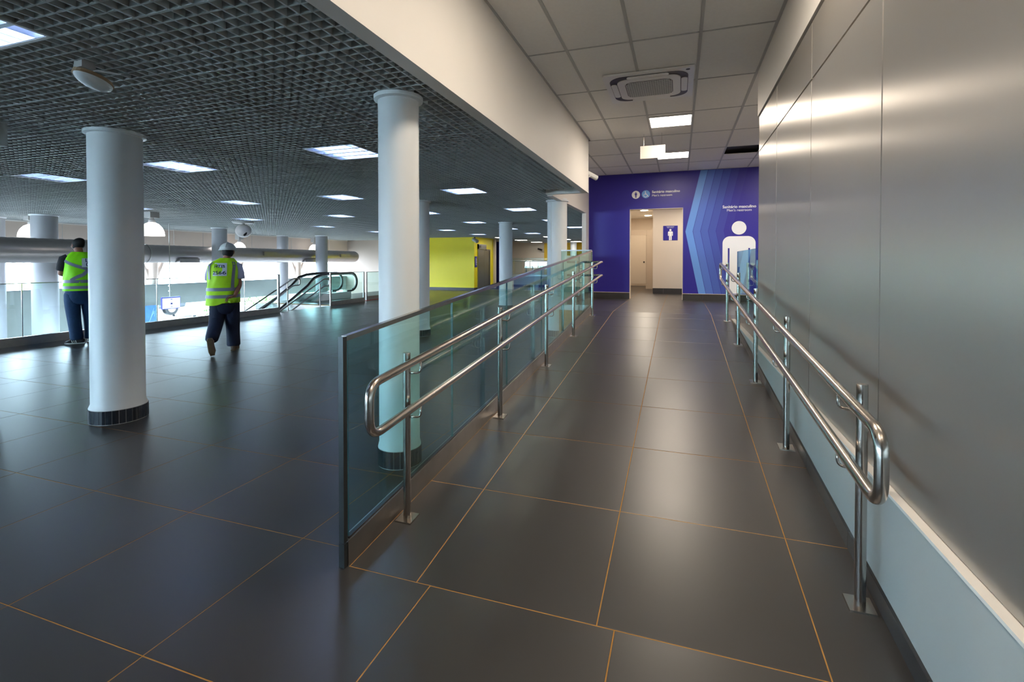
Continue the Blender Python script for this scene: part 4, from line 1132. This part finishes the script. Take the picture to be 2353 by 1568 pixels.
    m = MB(); ell(m, (0, .078, -.062), .026, .012, .007, 5); m.build('mouth', mat('lips', lin(140, 80, 72), .5), t, smooth=True)
    m = MB(); ell(m, extras['hair'][0], *extras['hair'][1], z0=extras['hair'][2]); m.build('hair', M_HAIR, t, smooth=True)
    if extras.get('helmet'):
        m = MB(); ell(m, (0, -.005, .028), .122, .142, .118, 10, 0.0); ho = m.build('helmet', M_HELMET, t, smooth=50)
        m = MB()
        rg = []
        for rr_, zz in ((1.0, .022), (1.10, .016), (1.10, .026), (1.0, .036)):
            rg.append([HL(.122 * rr_ * math.cos(q), -.005 + (.142 * rr_ + (.04 * max(0, math.sin(q)) if rr_ > 1 else 0)) * math.sin(q), zz) for q in [2 * PI * j / 28 for j in range(28)]])
        m.rings(rg, closed_caps=False); m.build('brim', M_HELMET, ho, smooth=50)
        m = MB(); m.tube([HL(0, -.005 + .143 * math.cos(q), .03 + .12 * math.sin(q)) for q in [PI * k / 12 for k in range(1, 12)]], .009, 8); m.build('ridge', M_HELMET, ho, smooth=True)
    return t, L

H = math.radians
# walking man with the helmet
JA = dict(pelvis=((-.03, 0, .86), (.13, .10)), waist=((-.045, .0, 1.05), (.13, .10)), chest=((-.045, .01, 1.30), (.15, .10)), neck=((.0, .03, 1.49), .052), skull=((.02, .06, 1.605), (.078, .092)), crown=((.02, .05, 1.69), (.06, .07)), nose=((.045, .165, 1.60), .016),
          Lsh=((-.21, .02, 1.38), .055), Lel=((-.25, .10, 1.10), .045), Lwr=((-.14, .27, .98), .028),
          Rsh=((.135, .0, 1.38), .055), Rel=((.175, -.04, 1.06), .046), Rwr=((.105, -.20, .895), .029),
          Lhip=((-.125, 0, .80), .09), Lkn=((-.15, .04, .46), .06), Lan=((-.215, -.30, .24), .04), Ltoe=((-.205, -.37, .04), .03),
          Rhip=((.06, 0, .80), .09), Rkn=((.07, .07, .44), .06), Ran=((.085, 0, .09), .04), Rtoe=((.13, .15, .035), .03))
TA = [(.745, -.06, .0, .232, .165), (.92, -.055, 0, .222, .155), (1.1, -.05, 0, .208, .148), (1.28, -.045, 0, .212, .142), (1.38, -.042, .005, .208, .128), (1.44, -.03, .015, .165, .105), (1.50, -.0, .03, .085, .085)]
def boots(t, L):
    for nm, heel, ball, toe, up in (('R', (.075, -.06, 0), (.105, .10, 0), (.135, .20, 0), (0, 0, 1)),):
        pass
    # planted right boot
    m = MB(); m.tube([L((.075, -.075, .045)), L((.08, -.04, .052)), L((.10, .06, .05)), L((.13, .16, .04)), L((.145, .215, .032))], [(.028, .04), (.04, .052), (.042, .05), (.044, .04), (.025, .026)], 14); o1 = m.build('boot', M_BOOT, t, smooth=True)
    m = MB(); m.tube([L((.072, -.085, .010)), L((.08, -.04, .010)), L((.10, .06, .010)), L((.13, .16, .010)), L((.148, .225, .012))], [(.032, .01), (.043, .011), (.043, .010), (.047, .010), (.028, .01)], 14); m.build('sole', M_SOLE, o1, smooth=True)
    # trailing left boot, heel raised, sole towards the camera
    m = MB(); m.tube([L((-.235, -.355, .265)), L((-.232, -.36, .23)), L((-.222, -.37, .15)), L((-.205, -.40, .07)), L((-.20, -.42, .02))], [(.034, .03), (.045, .05), (.046, .055), (.052, .05), (.03, .03)], 14); o2 = m.build('boot', M_BOOT, t, smooth=True)
    m = MB()
    m.tube([L((-.238, -.405, .275)), L((-.235, -.41, .23)), L((-.225, -.423, .15)), L((-.206, -.447, .07)), L((-.198, -.455, .01))], [(.03, .010), (.047, .012), (.040, .010), (.054, .012), (.034, .010)], 14); m.build('sole', M_SOLE, o2, smooth=True)
person('person', 'man in a white helmet and lime safety vest walking away across the hall', (-6.92, 6.0), JA, TA, M_VEST, M_LILAC, M_JEAN, boots,
       dict(strips=[([(H(-200), 1.00), (H(-90), 1.0), (H(20), 1.0)], .052), ([(H(-200), .885), (H(-90), .885), (H(20), .90)], .052),
                    ([(H(-60), 1.02), (H(-57), 1.25), (H(-52), 1.44)], .052), ([(H(-146), 1.16), (H(-150), 1.28), (H(-146), 1.43)], .045), ([(H(200), 1.0), (H(90), 1.0), (H(20), 1.0)], .052)],
            patch=(H(-104), 1.215, 1.42, .082, [('HTB', 1.345, .12), ('2566', 1.24, .15)]),
            seat=[(1.0, .15, .12), (.92, .185, .14), (.82, .20, .155), (.70, .19, .15), (.58, .13, .11)], hand=dict(L=(0.3, .2, .2), R=(-1.3, 0.1, .3)),
            face=(.25, 1, -.05), hair=((0, -.022, -.005), (.086, .088, .10), -.75), helmet=True),
       [([(.10, .0, 1.39), (.15, -.005, 1.36), (.178, -.02, 1.25), (.185, -.03, 1.16)], [.06, .078, .072, .07]), ([(-.19, .02, 1.38), (-.24, .06, 1.22), (-.245, .09, 1.15)], [.07, .07, .066])],
       [([(-.12, 0, .86), (-.13, .0, .72), (-.145, .035, .50), (-.175, -.10, .37), (-.21, -.26, .26), (-.215, -.30, .20)], [.12, .125, .108, .102, .095, .088]),
        ([(.055, 0, .86), (.062, .01, .72), (.075, .06, .46), (.08, .03, .25), (.085, .0, .12), (.085, -.005, .055)], [.12, .125, .105, .098, .1, .105])],
       hem=lambda th: .15 * max(0, math.cos(th + .5)) ** 2)
# standing man without a helmet
JB = dict(pelvis=((0, 0, .95), (.13, .10)), waist=((0, 0, 1.12), (.13, .10)), chest=((0, .0, 1.40), (.15, .10)), neck=((-.01, .03, 1.61), .055), skull=((-.025, .07, 1.735), (.082, .092)), crown=((-.025, .06, 1.81), (.06, .065)), nose=((-.11, .165, 1.70), .016),
          Lsh=((-.185, .0, 1.50), .055), Lel=((-.255, .02, 1.215), .05), Lwr=((-.07, .27, 1.24), .03),
          Rsh=((.185, .03, 1.50), .055), Rel=((.23, .08, 1.21), .046), Rwr=((.05, .29, 1.22), .03),
          Lhip=((-.10, 0, .90), .09), Lkn=((-.09, .0, .50), .06), Lan=((-.05, .0, .09), .04), Ltoe=((-.17, .06, .035), .03),
          Rhip=((.10, .02, .90), .09), Rkn=((.125, .06, .50), .06), Ran=((.14, .05, .09), .04), Rtoe=((.10, .2, .035), .03))
TB = [(.935, 0, .0, .218, .165), (1.1, 0, 0, .21, .16), (1.25, 0, 0, .20, .15), (1.42, 0, 0, .205, .142), (1.50, 0, .005, .195, .125), (1.56, 0, .015, .15, .10), (1.61, -.005, .03, .09, .085)]
def sneakers(t, L):
    for hx, hy, tx, ty in ((.045, -.02, -.20, .06), (.17, -.02, .11, .24)):
        d_ = Vector((tx - hx, ty - hy, 0)); 
        Q = lambda k, z: L((hx + d_.x * k, hy + d_.y * k, z))
        m = MB(); m.tube([Q(0, .05), Q(.15, .055), Q(.45, .055), Q(.8, .042), Q(1, .032)], [(.028, .03), (.042, .05), (.044, .045), (.046, .028), (.026, .018)], 14); so_ = m.build('sneaker', M_SNEAK, t, smooth=True)
        m = MB(); m.tube([Q(-.04, .012), Q(.15, .012), Q(.5, .012), Q(.8, .012), Q(1.03, .015)], [(.033, .012), (.046, .013), (.046, .013), (.05, .013), (.03, .012)], 14); m.build('sole', M_PRINTW, so_, smooth=True)
        m = MB(); nv = Vector((-d_.y, d_.x, 0)).normalized()
        for k in (.38, .48, .58):
            for s in (-1, 1):
                c = Vector((hx + d_.x * k, hy + d_.y * k, 0)) + nv * s * .046
                m.tube([L((c.x, c.y, .03)), L((c.x + d_.x * .05 - nv.x * s * .006, c.y + d_.y * .05 - nv.y * s * .006, .075)), L((c.x + d_.x * .08 - nv.x * s * .02, c.y + d_.y * .08 - nv.y * s * .02, .098))], .007, 6)
        m.build('side_stripes', M_PRINTW, so_, smooth=True)
person('person', 'black haired man in neon safety vest and black shirt behind the wide column', (-9.93, 5.66), JB, TB, M_VEST2, M_BSHIRT, M_JEAN2, sneakers,
       dict(strips=[([(H(-200), 1.10), (H(-90), 1.10), (H(20), 1.10)], .052), ([(H(-200), .995), (H(-90), .995), (H(20), .995)], .05), ([(H(200), 1.10), (H(90), 1.10), (H(20), 1.10)], .05),
                    ([(H(-150), 1.46), (H(-63), 1.30), (H(-10), 1.14)], .05), ([(H(-118), 1.12), (H(-80), 1.22), (H(-30), 1.47)], .05)],
            patch=(H(-60), 1.345, 1.50, .09, [('LM', 1.435, .10), ('00', 1.36, .09)]),
            seat=[(1.08, .17, .13), (1.0, .195, .15), (.9, .205, .16), (.78, .20, .155), (.68, .15, .12)], hand=dict(L=(.3, .3, .1), R=(-.3, .3, .1)),
            face=(-.75, 1, -.35), hair=((0, -.026, .008), (.096, .102, .106), -.74), helmet=False),
       [([(-.15, .0, 1.52), (-.195, .0, 1.49), (-.225, .015, 1.37), (-.242, .03, 1.29)], [.06, .08, .078, .074]), ([(.15, .02, 1.52), (.195, .03, 1.49), (.22, .05, 1.37), (.23, .07, 1.25)], [.06, .08, .078, .074])],
       [([(-.10, 0, .95), (-.105, .0, .8), (-.095, .0, .52), (-.07, .0, .28), (-.055, .0, .13), (-.05, 0, .065)], [.118, .12, .098, .09, .094, .10]),
        ([(.10, .01, .95), (.11, .02, .8), (.125, .06, .52), (.135, .055, .28), (.14, .05, .13), (.14, .05, .065)], [.118, .12, .098, .09, .094, .10])],
       hem=lambda th: 0.0)
m = MB()

# ------------------------------------------------------------------ outside
m = MB(); m.box(-120, -18.25, -60, 120, -4.3, -4.1); tag(m.build('ground', M_ROAD), 'pale pavement outside the facade', 'ground', kind='structure')
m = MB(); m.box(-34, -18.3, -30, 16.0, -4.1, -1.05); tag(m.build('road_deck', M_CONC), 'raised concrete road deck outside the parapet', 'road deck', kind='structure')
def car(x, y, z, ang, col, label):
    t = thing('car', label, 'car', (0, 0, 0))
    prof = [(-2.05, .35), (-2.1, .62), (-1.95, .82), (-1.25, .92), (-.75, 1.38), (.55, 1.42), (1.25, .98), (1.95, .86), (2.08, .6), (2.02, .32)]
    P = lambda u, v, d: (u, d, v)
    m = MB(); m.prism(prof, P, -.78, .78); o = m.build('body', mat('car paint ' + label, col, .25, coat=.5), t)
    bv = o.modifiers.new('bevel', 'BEVEL'); bv.width = .07; bv.segments = 2
    for s in (-1, 1):
        m = MB(); m.prism([(-1.12, .95), (-.70, 1.32), (.50, 1.36), (1.08, .99)], P, s * .775, s * .80); m.build('side_window', M_BPLAST, t)
        for wx in (-1.3, 1.3):
            m = MB(); m.tube([(wx, s * .62, .32), (wx, s * .82, .32)], .32, 18); w_ = m.build('wheel', M_BPLAST, t)
            m = MB(); m.tube([(wx, s * .82, .32), (wx, s * .83, .32)], .19, 12); m.build('hub', M_STEEL, w_)
    m = MB(); m.hexa([(1.27, -.66, .98), (1.30, -.66, 1.0), (1.30, .66, 1.0), (1.27, .66, .98), (.60, -.6, 1.40), (.62, -.6, 1.42), (.62, .6, 1.42), (.60, .6, 1.40)]); m.build('windscreen', M_BPLAST, t)
    for s in (-1, 1):
        m = MB(); m.box(2.02, 2.09, s * .6 - .12, s * .6 + .12, .62, .76); m.build('headlamp', M_WPLAST, t)
    t.location = (x, y, z); t.rotation_euler = (0, 0, ang); ORG[t.name] = Vector((x, y, z))
    return t
car(-46.0, 35.0, -4.1, 2.6, lin(235, 238, 240), 'white car parked outside at ground level behind the glass')
car(-23.0, 15.0, -1.05, 1.57, lin(70, 74, 80), 'dark car on the road deck behind the parapet')
car(-23.4, 10.2, -1.05, 1.57, lin(150, 152, 156), 'silver car on the road deck behind the parapet')
car(-23.4, 5.0, -1.05, 1.57, lin(214, 216, 218), 'white car on the road deck behind the parapet')
def shrub(x, y, z, r, label):
    t = thing('shrub', label, 'shrub', (x, y, z), 'shrubs outside the facade')
    m = MB(); m.tube([(x, y, z), (x, y, z + r)], .06, 6); m.build('stem', mat('bark', lin(90, 74, 58), .8), t)
    m = MB(); rnd = random.Random(int(x * 10 + y))
    for k in range(260):
        u = rnd.uniform(-1, 1); a = rnd.uniform(0, 2 * PI); rr_ = r * rnd.uniform(.6, 1); s_ = math.sqrt(1 - u * u)
        c = Vector((x + rr_ * s_ * math.cos(a), y + rr_ * s_ * math.sin(a), z + r * 1.1 + rr_ * u * .9)); d1 = Vector((rnd.uniform(-1, 1), rnd.uniform(-1, 1), rnd.uniform(-1, 1))).normalized() * .16; d2 = d1.cross(Vector((0, 0, 1))).normalized() * .08 if abs(d1.z) < .15 else Vector((.08, 0, 0))
        b = len(m.v); m.v += [tuple(c - d1), tuple(c + d2), tuple(c + d1), tuple(c - d2)]; m.face((b, b + 1, b + 2, b + 3))
    m.build('foliage', mat('leaf green', lin(96, 130, 66), .7, 0, .2, 4), t, fix=False)
for k, (x, y) in enumerate(((-40, 34.2), (-37.6, 36.6), (-41, 39), (-37.5, 31.4), (-44, 43), (-36, 42), (-40, 47))):
    shrub(x, y, -4.1, 1.0 + .12 * (k % 3), 'round green shrub on the pavement outside the facade')
bd = thing('building', 'long pale building across the street', 'building', (-75, 40, -4.1))
m = MB(); m.box(-85, -75, -20, 110, -4.1, 8); m.build('wall', M_WHITE, bd)
for k in range(24):
    for z in (-1, 3.5):
        m = MB(); m.box(-74.99, -74.9, -15 + 5 * k, -12.5 + 5 * k, z, z + 1.8); m.build('window', mat('pale far window', lin(150, 165, 175), .2), bd)
